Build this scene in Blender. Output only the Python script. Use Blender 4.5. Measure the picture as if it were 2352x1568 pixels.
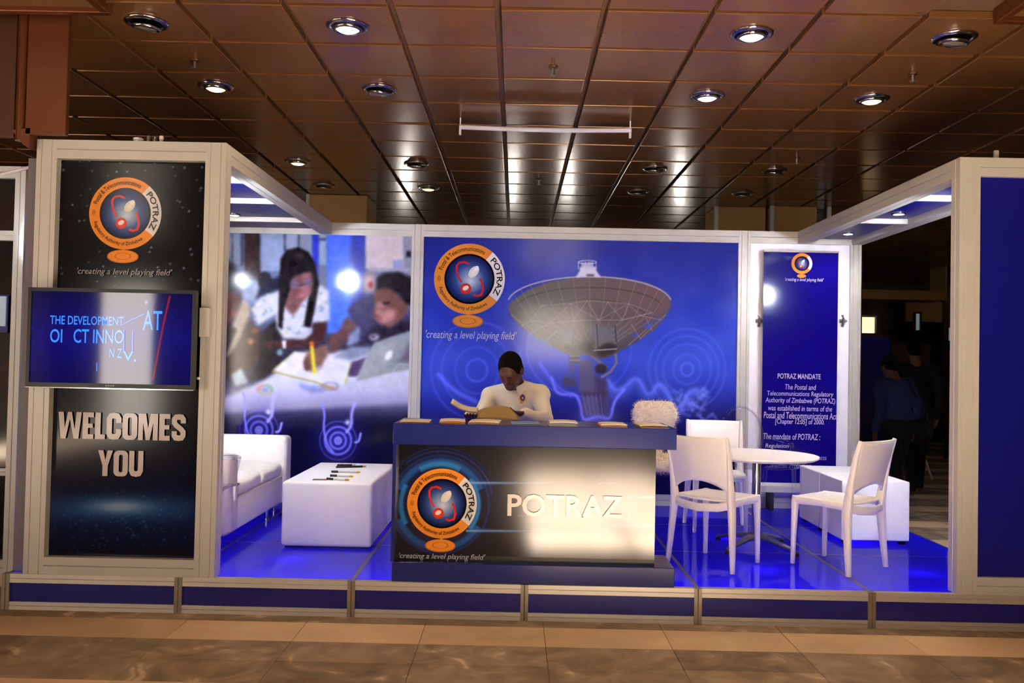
import bpy, bmesh, math, random
import numpy as np
from mathutils import Vector, Matrix
from mathutils.bvhtree import BVHTree
random.seed(7); np.random.seed(7)
for o in list(bpy.data.objects): bpy.data.objects.remove(o, do_unlink=True)
SC = bpy.context.scene
COL = SC.collection
# ------------------------------------------------------------------ camera
F, CX, CY, CZ, YAW, PIT, ROL = 1999.0, 2.9229, -5.0524, 1.491, -.0049, .0231, .0206
PZ = .206        # top of the raised platform
TZ = 2.735       # top of the stand walls
CEIL = 3.466     # underside of the ceiling tiles
WY = 2.92        # front of the stand's back wall
def ray(u, v):
    a = (u-1176)/F; b = (v-784)/F
    x = a*math.cos(ROL)+b*math.sin(ROL); zz = a*math.sin(ROL)-b*math.cos(ROL)
    yr = math.cos(PIT)-zz*math.sin(PIT); z = math.sin(PIT)+zz*math.cos(PIT)
    return Vector((x*math.cos(YAW)+yr*math.sin(YAW), -x*math.sin(YAW)+yr*math.cos(YAW), z))
CAMP = Vector((CX, CY, CZ))
def at_y(u, v, d): r = ray(u, v); return CAMP+r*((d-CY)/r.y)
def at_z(u, v, h=PZ): r = ray(u, v); return CAMP+r*((h-CZ)/r.z)
def proj(X, Y, Z):
    x = X-CX; y = Y-CY; z = Z-CZ
    xr = x*np.cos(YAW)-y*np.sin(YAW); yr = x*np.sin(YAW)+y*np.cos(YAW)
    d = yr*np.cos(PIT)+z*np.sin(PIT); zz = -yr*np.sin(PIT)+z*np.cos(PIT)
    u = xr/d; v = -zz/d
    return 1176+F*(u*np.cos(ROL)-v*np.sin(ROL)), 784+F*(u*np.sin(ROL)+v*np.cos(ROL))
cam = bpy.data.cameras.new('camera'); camo = bpy.data.objects.new('camera', cam); COL.objects.link(camo)
fw = ray(1176, 784).normalized(); rt = (ray(1177, 784)-ray(1176, 784)).normalized(); up = rt.cross(fw).normalized()
M = Matrix((rt, up, -fw)).transposed().to_4x4(); M.translation = CAMP
camo.matrix_world = M
cam.sensor_width = 36; cam.lens = F*36/2352; cam.clip_start = .05; cam.clip_end = 100
SC.camera = camo
# ------------------------------------------------------------------ world, exposure
W = bpy.data.worlds.new('world'); SC.world = W; W.use_nodes = True
W.node_tree.nodes['Background'].inputs[0].default_value = (1.0, .8, .6, 1)
W.node_tree.nodes['Background'].inputs[1].default_value = .015
SC.view_settings.view_transform = 'Standard'; SC.view_settings.look = 'None'
SC.view_settings.gamma = 1; SC.view_settings.use_curve_mapping = False
SC.view_settings.exposure = .12
SC.cycles.transparent_max_bounces = 24
# low sun reaching in through the entrance glazing behind the photographer
SUN_E, SUN_EL, SUN_AZ = 720.0, 15.4, 0.0
sun = bpy.data.lights.new('sun', 'SUN'); sun.energy = SUN_E; sun.angle = .009; sun.color = (.97, .97, 1)
suno = bpy.data.objects.new('sun', sun); COL.objects.link(suno); suno.location = (4, -30, 10)
suno.rotation_euler = Vector((math.sin(math.radians(SUN_AZ)), math.cos(math.radians(SUN_EL)), -math.sin(math.radians(SUN_EL)))).to_track_quat('-Z', 'Y').to_euler()
# light levels of the place
L_DOWN = 46      # lit ceiling downlight, watts
L_CANOPY = 18     # small downlights in the stand's canopies
L_SPOT = 165      # spotlights on the stand aimed at its back wall
L_WIN = 10.0      # daylight panes of the hall entrance (emission)
L_LED = 600.0      # blue lamps under the glass floor

# ------------------------------------------------------------------ materials
def lin(c):
    c = np.asarray(c, float)/255.
    return np.where(c <= .04045, c/12.92, ((c+.055)/1.055)**2.4)
def mat(name, rgb=(128, 128, 128), rough=.5, metal=0, spec=.5, emit=None, estr=0, coat=0, noise=0, nscale=20, bump=0, attr=False):
    m = bpy.data.materials.new(name); m.use_nodes = True
    nt = m.node_tree; b = nt.nodes['Principled BSDF']
    col = tuple(lin(rgb))+(1,)
    b.inputs['Base Color'].default_value = col
    b.inputs['Roughness'].default_value = rough; b.inputs['Metallic'].default_value = metal
    b.inputs['Specular IOR Level'].default_value = spec
    if coat: b.inputs['Coat Weight'].default_value = coat; b.inputs['Coat Roughness'].default_value = .05
    if emit is not None:
        b.inputs['Emission Color'].default_value = tuple(lin(emit))+(1,); b.inputs['Emission Strength'].default_value = estr
    if attr:
        a = nt.nodes.new('ShaderNodeAttribute'); a.attribute_name = 'Col'
        nt.links.new(a.outputs['Color'], b.inputs['Base Color'])
        if estr: nt.links.new(a.outputs['Color'], b.inputs['Emission Color'])
    if noise or bump:
        tc = nt.nodes.new('ShaderNodeTexCoord'); n = nt.nodes.new('ShaderNodeTexNoise')
        n.inputs['Scale'].default_value = nscale; n.inputs['Detail'].default_value = 5
        nt.links.new(tc.outputs['Object'], n.inputs['Vector'])
        if noise:
            r = nt.nodes.new('ShaderNodeValToRGB')
            r.color_ramp.elements[0].color = tuple(np.clip(np.array(col[:3])*(1-noise), 0, 1))+(1,)
            r.color_ramp.elements[1].color = tuple(np.clip(np.array(col[:3])*(1+noise), 0, 1))+(1,)
            r.color_ramp.elements[0].position = .3; r.color_ramp.elements[1].position = .7
            nt.links.new(n.outputs['Fac'], r.inputs[0]); nt.links.new(r.outputs[0], b.inputs['Base Color'])
        if bump:
            bp = nt.nodes.new('ShaderNodeBump'); bp.inputs['Strength'].default_value = bump; bp.inputs['Distance'].default_value = .01
            nt.links.new(n.outputs['Fac'], bp.inputs['Height']); nt.links.new(bp.outputs[0], b.inputs['Normal'])
    return m
MA = {}
MA['alu'] = mat('aluminium', (188, 187, 180), .38, .15, noise=.04, nscale=6)
MA['rail'] = mat('satin_rail', (214, 208, 196), .42, .65, noise=.03, nscale=6)
MA['postm'] = mat('worn_metal_post', (150, 140, 124), .35, .6, noise=.08, nscale=9)
MA['groove'] = mat('groove', (70, 66, 60), .6)
MA['blue'] = mat('blue_panel', (14, 17, 118), .28, noise=.05, nscale=3)
MA['bluetop'] = mat('blue_counter_vinyl', (30, 40, 112), .16, noise=.08, nscale=5, bump=.05)
MA['white'] = mat('white_plastic', (250, 248, 246), .32)
MA['whitebox'] = mat('white_laminate', (246, 247, 252), .4, noise=.01, nscale=4)
MA['whitepanel'] = mat('white_panel', (242, 242, 252), .35)
MA['leather'] = mat('white_leatherette', (246, 242, 238), .42, bump=.12, nscale=60)
MA['chrome'] = mat('chrome', (200, 200, 205), .12, 1)
MA['cast'] = mat('cast_aluminium', (150, 148, 145), .3, .9)
MA['black'] = mat('black_plastic', (8, 8, 10), .3, spec=.3)
MA['dark'] = mat('dark_rubber', (20, 20, 22), .6)
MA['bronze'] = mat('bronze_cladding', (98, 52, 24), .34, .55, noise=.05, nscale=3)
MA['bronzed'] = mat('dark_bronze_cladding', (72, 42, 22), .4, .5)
MA['tile'] = mat('bronze_ceiling_tile', (112, 76, 44), .22, .25, noise=.06, nscale=2.5)
MA['ceilplate'] = mat('ceiling_plate', (92, 66, 44), .7, noise=.1)
MA['grille'] = mat('grille_mesh', (120, 88, 56), .5, .4, noise=.4, nscale=120)
MA['wallhall'] = mat('hall_wall_paint', (84, 66, 46), .6, noise=.1, nscale=2)
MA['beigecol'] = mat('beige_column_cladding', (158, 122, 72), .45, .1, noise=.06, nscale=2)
MA['paper'] = mat('paper', (214, 204, 190), .6)
MA['kraft'] = mat('tan_card', (150, 122, 72), .6)
MA['print'] = mat('gloss_print', rough=.11, spec=.24, attr=True)
MA['cprint'] = mat('laminated_print', rough=.13, spec=.75, attr=True)
MA['printm'] = mat('satin_print', rough=.3, spec=.5, attr=True)
MA['screen'] = mat('screen', rough=.05, spec=.3, attr=True, emit=(255, 255, 255), estr=.9)
MA['lampw'] = mat('lamp_cool', (255, 255, 255), emit=(255, 250, 245), estr=30)
MA['lampy'] = mat('lamp_warm', (255, 255, 255), emit=(255, 216, 136), estr=3.6)
MA['lampoff'] = mat('lamp_off', (150, 140, 120), .15, .6)
MA['spotdisc'] = mat('spot_lens', (255, 255, 255), emit=(245, 248, 255), estr=120)
MA['lampx'] = mat('lamp_strong', (255, 255, 255), emit=(255, 250, 240), estr=120)
def daylight():
    m = bpy.data.materials.new('daylight_pane'); m.use_nodes = True; nt = m.node_tree
    for n in list(nt.nodes): nt.nodes.remove(n)
    out = nt.nodes.new('ShaderNodeOutputMaterial'); t = nt.nodes.new('ShaderNodeBsdfTransparent'); e = nt.nodes.new('ShaderNodeEmission'); a = nt.nodes.new('ShaderNodeAddShader')
    e.inputs[0].default_value = (1, .9, .76, 1); e.inputs[1].default_value = L_WIN
    nt.links.new(t.outputs[0], a.inputs[0]); nt.links.new(e.outputs[0], a.inputs[1]); nt.links.new(a.outputs[0], out.inputs[0]); return m
MA['daylight'] = daylight()
MA['skin'] = mat('skin', (84, 50, 36), .45, noise=.06, nscale=40)
MA['hair'] = mat('short_black_hair', (11, 9, 8), .95, spec=.1, bump=.6, nscale=300)
MA['shirt'] = mat('white_shirt', (226, 220, 208), .75, bump=.1, nscale=90)
MA['trousers'] = mat('dark_trousers', (24, 25, 32), .8)
MA['fur'] = mat('cream_fur', (238, 222, 196), .9)
MA['jacket'] = mat('blue_grey_jacket', (28, 34, 66), .9, spec=.2)
MA['darkcloth'] = mat('dark_cloth', (13, 12, 13), .9, spec=.2)
MA['yellow'] = mat('yellow', (214, 160, 40), .4)
MA['penwhite'] = mat('pen_white', (214, 214, 220), .3)
MA['green'] = mat('green_card', (60, 110, 90), .4)
MA['orange'] = mat('orange_paper', (220, 140, 70), .5)
MA['bluepaper'] = mat('blue_paper', (120, 150, 200), .5)
MA['farlit'] = mat('far_lit_panel', (255, 220, 170), emit=(255, 214, 160), estr=1.6)
MA['farlit2'] = mat('far_screen', (150, 170, 190), emit=(170, 190, 200), estr=.25)

def marble(name, c1, c2, c3, scale):
    m = bpy.data.materials.new(name); m.use_nodes = True; nt = m.node_tree; b = nt.nodes['Principled BSDF']
    tc = nt.nodes.new('ShaderNodeTexCoord'); geo = nt.nodes.new('ShaderNodeNewGeometry')
    n = nt.nodes.new('ShaderNodeTexNoise'); n.inputs['Scale'].default_value = scale; n.inputs['Detail'].default_value = 8; n.inputs['Distortion'].default_value = 1.3
    nt.links.new(geo.outputs['Position'], n.inputs['Vector'])
    r = nt.nodes.new('ShaderNodeValToRGB'); e = r.color_ramp.elements
    e[0].position = .36; e[0].color = tuple(lin(c1))+(1,); e[1].position = .62; e[1].color = tuple(lin(c2))+(1,)
    x = e.new(.5); x.color = tuple((lin(c1)+lin(c2))/2)+(1,); x = e.new(.72); x.color = tuple(lin(c3))+(1,)
    nt.links.new(n.outputs['Fac'], r.inputs[0])
    oi = nt.nodes.new('ShaderNodeObjectInfo'); hs = nt.nodes.new('ShaderNodeHueSaturation')
    mr = nt.nodes.new('ShaderNodeMapRange'); mr.inputs['To Min'].default_value = .84; mr.inputs['To Max'].default_value = 1.16
    nt.links.new(oi.outputs['Random'], mr.inputs['Value']); nt.links.new(mr.outputs[0], hs.inputs['Value'])
    nt.links.new(r.outputs[0], hs.inputs['Color']); nt.links.new(hs.outputs[0], b.inputs['Base Color'])
    b.inputs['Roughness'].default_value = .5; b.inputs['Specular IOR Level'].default_value = 0
    return m
MA['marble'] = marble('grey_brown_marble', (128, 112, 98), (160, 141, 121), (206, 184, 160), 3.6)
MA['beige'] = marble('beige_marble', (202, 174, 142), (214, 186, 152), (220, 194, 162), 1.6)
MA['joint'] = mat('floor_joint', (88, 70, 52), .7)

def glass_floor():
    m = bpy.data.materials.new('blue_lit_glass'); m.use_nodes = True; nt = m.node_tree
    for n in list(nt.nodes): nt.nodes.remove(n)
    out = nt.nodes.new('ShaderNodeOutputMaterial'); tr = nt.nodes.new('ShaderNodeBsdfTranslucent'); df = nt.nodes.new('ShaderNodeBsdfDiffuse')
    gl = nt.nodes.new('ShaderNodeBsdfGlossy'); fr = nt.nodes.new('ShaderNodeFresnel'); m1 = nt.nodes.new('ShaderNodeMixShader'); m2 = nt.nodes.new('ShaderNodeMixShader')
    tr.inputs[0].default_value = (.30, .22, .95, 1); df.inputs[0].default_value = (.015, .015, .14, 1)
    gl.inputs['Roughness'].default_value = .04; fr.inputs[0].default_value = 1.45; m1.inputs[0].default_value = .5
    nt.links.new(df.outputs[0], m1.inputs[1]); nt.links.new(tr.outputs[0], m1.inputs[2])
    nt.links.new(fr.outputs[0], m2.inputs[0]); nt.links.new(m1.outputs[0], m2.inputs[1]); nt.links.new(gl.outputs[0], m2.inputs[2])
    nt.links.new(m2.outputs[0], out.inputs[0])
    return m
MA['floorglass'] = glass_floor()
def acrylic():
    m = bpy.data.materials.new('clear_acrylic'); m.use_nodes = True; nt = m.node_tree
    for n in list(nt.nodes): nt.nodes.remove(n)
    out = nt.nodes.new('ShaderNodeOutputMaterial'); t = nt.nodes.new('ShaderNodeBsdfTransparent'); g = nt.nodes.new('ShaderNodeBsdfGlossy')
    t.inputs[0].default_value = (.965, .965, .985, 1); g.inputs['Roughness'].default_value = .04
    lw = nt.nodes.new('ShaderNodeLayerWeight'); pw = nt.nodes.new('ShaderNodeMath'); pw.operation = 'POWER'; pw.inputs[1].default_value = 3
    fr = nt.nodes.new('ShaderNodeMath'); fr.operation = 'MULTIPLY_ADD'; fr.inputs[1].default_value = .8; fr.inputs[2].default_value = .045; mx = nt.nodes.new('ShaderNodeMixShader')
    nt.links.new(lw.outputs['Facing'], pw.inputs[0]); nt.links.new(pw.outputs[0], fr.inputs[0])
    nt.links.new(fr.outputs[0], mx.inputs[0]); nt.links.new(t.outputs[0], mx.inputs[1]); nt.links.new(g.outputs[0], mx.inputs[2]); nt.links.new(mx.outputs[0], out.inputs[0])
    return m
MA['acrylic'] = acrylic()

# ------------------------------------------------------------------ mesh helpers
def wloc(o):
    p = Vector((0, 0, 0))
    while o is not None: p += o.location; o = o.parent
    return p
def finish(me, name, m, parent=None, world=True, smooth=False):
    if m is not None: me.materials.append(MA[m] if isinstance(m, str) else m)
    if smooth: me.polygons.foreach_set('use_smooth', [True]*len(me.polygons))
    o = bpy.data.objects.new(name, me); COL.objects.link(o)
    if parent is not None:
        o.parent = parent
        if world: me.transform(Matrix.Translation(-wloc(parent)))
    me.update()
    return o
class MB:
    def __init__(s): s.v = []; s.f = []
    def add(s, V, Fc):
        n = len(s.v); s.v += [tuple(p) for p in V]; s.f += [tuple(i+n for i in q) for q in Fc]; return s
    def box(s, x0, x1, y0, y1, z0, z1):
        return s.add([(x0,y0,z0),(x1,y0,z0),(x1,y1,z0),(x0,y1,z0),(x0,y0,z1),(x1,y0,z1),(x1,y1,z1),(x0,y1,z1)],
                     [(3,2,1,0),(4,5,6,7),(0,1,5,4),(1,2,6,5),(2,3,7,6),(3,0,4,7)])
    def prism(s, poly, axis, a0, a1):
        # poly: 2D ccw seen from +axis; axis 0 -> (y,z), 1 -> (z,x), 2 -> (x,y)
        n = len(poly)
        def P(p, a): return {0: (a, p[0], p[1]), 1: (p[1], a, p[0]), 2: (p[0], p[1], a)}[axis]
        return s.add([P(p, a0) for p in poly]+[P(p, a1) for p in poly],
                     [tuple(reversed(range(n))), tuple(range(n, 2*n))]+[(i, (i+1) % n, (i+1) % n+n, i+n) for i in range(n)])
    def profile(s, axis, c0, c1, a0, a1, w0, w1, g=.004):
        # grooved extrusion along axis: c = (lo,hi) of first cross axis, a.. second
        x0, x1 = c0, c1; y0, y1 = a0, a1; xm = (x0+x1)/2; ym = (y0+y1)/2
        poly = [(x0,y0),(xm-g,y0),(xm,y0+g*1.5),(xm+g,y0),(x1,y0),(x1,ym-g),(x1-g*1.5,ym),(x1,ym+g),(x1,y1),(xm+g,y1),(xm,y1-g*1.5),(xm-g,y1),(x0,y1),(x0,ym+g),(x0+g*1.5,ym),(x0,ym-g)]
        return s.prism(poly, axis, w0, w1)
    def tube(s, path, rad, n=8, flat=(1, 1), up=Vector((0, 0, 1)), cap=True):
        path = [Vector(p) for p in path]; k = len(path)
        if not hasattr(rad, '__len__'): rad = [rad]*k
        V = []
        for i, p in enumerate(path):
            t = (path[min(i+1, k-1)]-path[max(i-1, 0)]).normalized()
            u = up if abs(t.dot(up)) < .9 else Vector((0, 1, 0))
            a = t.cross(u).normalized(); b = a.cross(t).normalized()
            for j in range(n):
                th = 2*math.pi*(j+.5)/n; V.append(p+a*(math.cos(th)*rad[i]*flat[0])+b*(math.sin(th)*rad[i]*flat[1]))
        Fc = [(i*n+j, i*n+(j+1) % n, (i+1)*n+(j+1) % n, (i+1)*n+j) for i in range(k-1) for j in range(n)]
        if cap: Fc += [tuple(reversed(range(n))), tuple(range((k-1)*n, k*n))]
        return s.add(V, Fc)
    def lathe(s, prof, c=(0, 0, 0), n=24, cap=True):
        k = len(prof); V = [(c[0]+r*math.cos(2*math.pi*j/n), c[1]+r*math.sin(2*math.pi*j/n), c[2]+z) for r, z in prof for j in range(n)]
        Fc = [(i*n+j, i*n+(j+1) % n, (i+1)*n+(j+1) % n, (i+1)*n+j) for i in range(k-1) for j in range(n)]
        if cap: Fc += [tuple(reversed(range(n))), tuple(range((k-1)*n, k*n))]
        return s.add(V, Fc)
    def grid(s, fn, nu, nv):
        V = [fn(i/nu, j/nv) for j in range(nv+1) for i in range(nu+1)]
        return s.add(V, [(j*(nu+1)+i, j*(nu+1)+i+1, (j+1)*(nu+1)+i+1, (j+1)*(nu+1)+i) for j in range(nv) for i in range(nu)])
    def mesh(s, bevel=0, seg=2, fix=True):
        me = bpy.data.meshes.new('m'); me.from_pydata(s.v, [], s.f)
        if bevel or fix:
            bm = bmesh.new(); bm.from_mesh(me)
            if fix: bmesh.ops.recalc_face_normals(bm, faces=bm.faces)
            if bevel:
                ed = [e for e in bm.edges if len(e.link_faces) == 2 and e.calc_face_angle(0) > .5]
                bmesh.ops.bevel(bm, geom=ed, offset=bevel, segments=seg, affect='EDGES', profile=.5, clamp_overlap=True)
            bm.to_mesh(me); bm.free()
        return me
    def build(s, name, m, parent=None, world=True, bevel=0, seg=2, smooth=False, solid=0, fix=True):
        o = finish(s.mesh(bevel, seg, fix), name, m, parent, world, smooth)
        if solid:
            md = o.modifiers.new('solid', 'SOLIDIFY'); md.thickness = solid; md.offset = 0
        if bevel and smooth is False:
            pass
        return o
def shade(o, ang=.6):
    me = o.data; me.polygons.foreach_set('use_smooth', [True]*len(me.polygons))
    if hasattr(me, 'set_sharp_from_angle'): me.set_sharp_from_angle(angle=ang)
    return o
def tag(o, label, cat, group=None):
    o['label'] = label; o['category'] = cat
    if group: o['group'] = group
    return o
def struct(o): o['kind'] = 'structure'; return o
def thing(name, label, cat, loc=(0, 0, 0), rz=0, group=None):
    o = bpy.data.objects.new(name, None); COL.objects.link(o); o.location = loc; o.rotation_euler = (0, 0, rz); o.empty_display_size = .1
    return tag(o, label, cat, group)
def copy_tree(o, parent=None):
    c = o.copy(); COL.objects.link(c); c.parent = parent
    for ch in list(o.children): copy_tree(ch, c)
    return c
def fastmesh(V, Q, colors=None):
    me = bpy.data.meshes.new('m'); V = np.asarray(V, np.float32); Q = np.asarray(Q, np.int32)
    me.vertices.add(len(V)); me.vertices.foreach_set('co', V.ravel())
    k = Q.shape[1]; me.loops.add(Q.size); me.loops.foreach_set('vertex_index', Q.ravel())
    me.polygons.add(len(Q)); me.polygons.foreach_set('loop_start', np.arange(0, Q.size, k, dtype=np.int32))
    me.polygons.foreach_set('loop_total', np.full(len(Q), k, np.int32))
    me.update(calc_edges=True)
    if colors is not None:
        a = me.color_attributes.new('Col', 'FLOAT_COLOR', 'POINT')
        c = np.ones((len(V), 4), np.float32); c[:, :3] = colors; a.data.foreach_set('color', c.ravel())
    return me

# ------------------------------------------------------------------ flat print helpers
def glyphs(s, bold=0, shear=0, res=3):
    cu = bpy.data.curves.new('t', 'FONT'); cu.body = s; cu.size = 1; cu.offset = bold; cu.shear = shear; cu.resolution_u = res
    o = bpy.data.objects.new('t', cu); COL.objects.link(o)
    dg = bpy.context.evaluated_depsgraph_get(); dg.update()
    ev = o.evaluated_get(dg); me = ev.to_mesh()
    V = np.array([(v.co.x, v.co.y) for v in me.vertices]); Fc = [tuple(p.vertices) for p in me.polygons]
    ev.to_mesh_clear(); bpy.data.objects.remove(o, do_unlink=True); bpy.data.curves.remove(cu)
    return V, Fc
TXT = {}
for s, b, sh in [("'creating a level playing field'", .004, .25), ('Postal & Telecommunications', .01, 0), ('Regulatory Authority of Zimbabwe', .01, 0),
                 ('POTRAZ', .02, 0), ('POTRAZ MANDATE', .012, 0), ('The Postal and', .004, .12), ('Telecommunications Regulatory', .004, .12),
                 ('Authority of Zimbabwe (POTRAZ)', .004, .12), ('was established in terms of the', .004, .12), ('Postal and Telecommunications Act', .004, .12),
                 ('[Chapter 12:05] of 2000.', .004, .12), ('The mandate of POTRAZ :', .01, .12), ('Regulation', .004, .12), ('access', .004, .12), ('Consumer Protection', .004, .12),
                 ('THE DEVELOPMENT', .006, 0), ('AT', .006, 0), ('OI', .008, 0), ('CT INNO', .008, 0), ('N Z', .006, 0), ('V,', .01, 0)]:
    TXT[s] = glyphs(s, b, sh)
class Print:
    """flat coloured shapes laid on a vertical plane facing -Y; 2D coords are world x, z"""
    def __init__(s, y, step=.0005): s.y = y; s.step = step; s.v = []; s.f = []; s.c = []; s.k = 1
    def layer(s): s.k += 1
    def add(s, V, Fc, col):
        n = len(s.v); y = s.y-s.k*s.step
        s.v += [(p[0], y, p[1]) for p in V]; s.f += [tuple(n+i for i in q) for q in Fc]
        c = np.asarray(col, float)
        if c.ndim == 1: c = np.repeat(c[None], len(V), 0)
        s.c += list(lin(c))
    def poly(s, P, col): s.add(P, [tuple(range(len(P)))], col); s.layer()
    def ring(s, cx, cz, r0, r1, a0, a1, col, n=48, sz=1, rot=0, lay=True):
        V = []; cr, sr = math.cos(rot), math.sin(rot)
        for i in range(n+1):
            a = math.radians(a0+(a1-a0)*i/n)
            for r in (r0, r1):
                x = r*math.cos(a); z = r*math.sin(a)*sz
                V.append((cx+x*cr-z*sr, cz+x*sr+z*cr))
        s.add(V, [(2*i, 2*i+1, 2*i+3, 2*i+2) for i in range(n)], col)
        if lay: s.layer()
    def disc(s, cx, cz, rx, rz, cols, rot=0, n=36, hot=(0, 0)):
        """cols: list of (radius fraction, colour) from the centre outwards"""
        V = [(cx+hot[0]*rx, cz+hot[1]*rz)]; C = [cols[0][1]]; cr, sr = math.cos(rot), math.sin(rot); Fc = []
        rows = cols[1:] if len(cols) > 1 else [(1, cols[0][1])]
        for k, (fr, c) in enumerate(rows):
            for i in range(n):
                a = 2*math.pi*i/n; x = rx*(fr*math.cos(a)+hot[0]*(1-fr)); z = rz*(fr*math.sin(a)+hot[1]*(1-fr))
                V.append((cx+x*cr-z*sr, cz+x*sr+z*cr)); C.append(c)
            b = 1+k*n
            if k == 0: Fc += [(0, b+i, b+(i+1) % n) for i in range(n)]
            else: Fc += [(b-n+i, b+i, b+(i+1) % n, b-n+(i+1) % n) for i in range(n)]
        s.add(V, Fc, np.array(C, float)); s.layer()
    def text(s, t, x0, x1, z0, z1, col):
        """fit the text's bounding box to x0..x1, z0..z1"""
        V, Fc = TXT[t]; mn = V.min(0); mx = V.max(0)
        W_ = (V-mn)/(mx-mn)*np.array([x1-x0, z1-z0])+np.array([x0, z0])
        s.add(W_, Fc, col); s.layer()
    def arctext(s, t, cx, cz, r, h, a0, a1, col, inward=False):
        V, Fc = TXT[t]; mn = V.min(0); mx = V.max(0); q = (V-mn)/(mx-mn)
        a = np.radians(a0+(a1-a0)*q[:, 0]); rr = (r+h*(.5-q[:, 1])) if inward else (r+h*(q[:, 1]-.5))
        s.add(np.stack([cx+rr*np.cos(a), cz+rr*np.sin(a)], 1), Fc, col); s.layer()
    def stroke(s, P, w, col):
        P = [Vector(p) for p in P]; V = []; n = len(P)
        for i, p in enumerate(P):
            t0 = (p-P[i-1]).normalized() if i > 0 else (P[1]-p).normalized()
            t1 = (P[i+1]-p).normalized() if i < n-1 else t0
            t = (t0+t1).normalized(); nn = Vector((-t.y, t.x)); k = w/2/max(.5, nn.dot(Vector((-t0.y, t0.x))))
            V += [p+nn*k, p-nn*k]
        s.add([tuple(v) for v in V], [(2*i, 2*i+1, 2*i+3, 2*i+2) for i in range(n-1)], col); s.layer()
    def cut(s, name, m, parent): o = s.build(name, m, parent); s.v = []; s.f = []; s.c = []; return o
    def build(s, name, m, parent, y_turn=True):
        me = bpy.data.meshes.new('m'); me.from_pydata(s.v, [], s.f)
        a = me.color_attributes.new('Col', 'FLOAT_COLOR', 'POINT'); c = np.ones((len(s.v), 4), np.float32); c[:, :3] = np.array(s.c); a.data.foreach_set('color', c.ravel())
        bm = bmesh.new(); bm.from_mesh(me)
        bm.normal_update()
        fl = [f for f in bm.faces if f.normal.y > 0]
        bmesh.ops.reverse_faces(bm, faces=fl); bm.to_mesh(me); bm.free()
        return finish(me, name, m, parent)
OR = (226, 140, 52); ORD = (176, 96, 28)
def logo(p, cx, cz, R, small=False):
    p.disc(cx, cz, R*.73, R*.73, [(0, (8, 10, 20)), (1, (8, 10, 20))])
    p.ring(cx, cz, R*.71, R, -38, -310, OR, 72, lay=False)
    p.ring(cx, cz, R*.71, R, -38, 50, (228, 226, 228), 24)
    p.disc(cx, cz, R*.66, R*.66, [(0, (196, 206, 226)), (.3, (128, 150, 190)), (.6, (52, 78, 140)), (.85, (26, 42, 98)), (1, (14, 24, 62))], hot=(.05, -.1))
    p.stroke([(cx+R*x, cz+R*z) for x, z in ((-.02, .42), (-.16, .48), (-.3, .45), (-.37, .36), (-.36, .2), (-.3, .02), (-.22, -.1))], R*.055, (206, 40, 36))
    p.stroke([(cx+R*x, cz+R*z) for x, z in ((.3, .02), (.36, -.12), (.39, -.3), (.35, -.44), (.22, -.48), (.12, -.44))], R*.06, (206, 40, 36))
    p.disc(cx+R*.12, cz+R*.2, R*.19, R*.12, [(0, (236, 236, 232)), (1, (216, 214, 206))], rot=.9)
    p.disc(cx+R*.19, cz+R*.3, R*.08, R*.06, [(0, (240, 240, 236))], rot=.9)
    p.disc(cx-R*.1, cz-R*.28, R*.155, R*.155, [(0, (230, 80, 60)), (1, (196, 40, 34))])
    p.disc(cx-R*.1, cz-R*.26, R*.09, R*.06, [(0, (240, 226, 220))], rot=.5)
    p.stroke([(cx, cz-R*.99), (cx, cz-R*1.07)], R*.08, OR)
    p.disc(cx-R*.02, cz-R*1.2, R*.44, R*.18, [(0, OR), (1, OR)])
    p.ring(cx-R*.02, cz-R*1.19, R*.2, R*.23, 0, 360, ORD, 32, sz=.42)
    p.ring(cx-R*.02, cz-R*1.19, R*.20*2.05, R*.215*2.05, 0, 360, ORD, 32, sz=.41)
    if not small:
        p.arctext('POTRAZ', cx, cz, R*.855, R*.17, 42, -31, (30, 28, 28))
        p.arctext('Postal & Telecommunications', cx, cz, R*.855, R*.13, 163, 60, (60, 34, 10))
        p.arctext('Regulatory Authority of Zimbabwe', cx, cz, R*.855, R*.13, 197, 306, (60, 34, 10), inward=True)
        for q in (-6, 0, 6): p.ring(cx-R*.855, cz+R*q*.006, R*.03, R*.045, 0, 360, ORD, 12)
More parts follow.
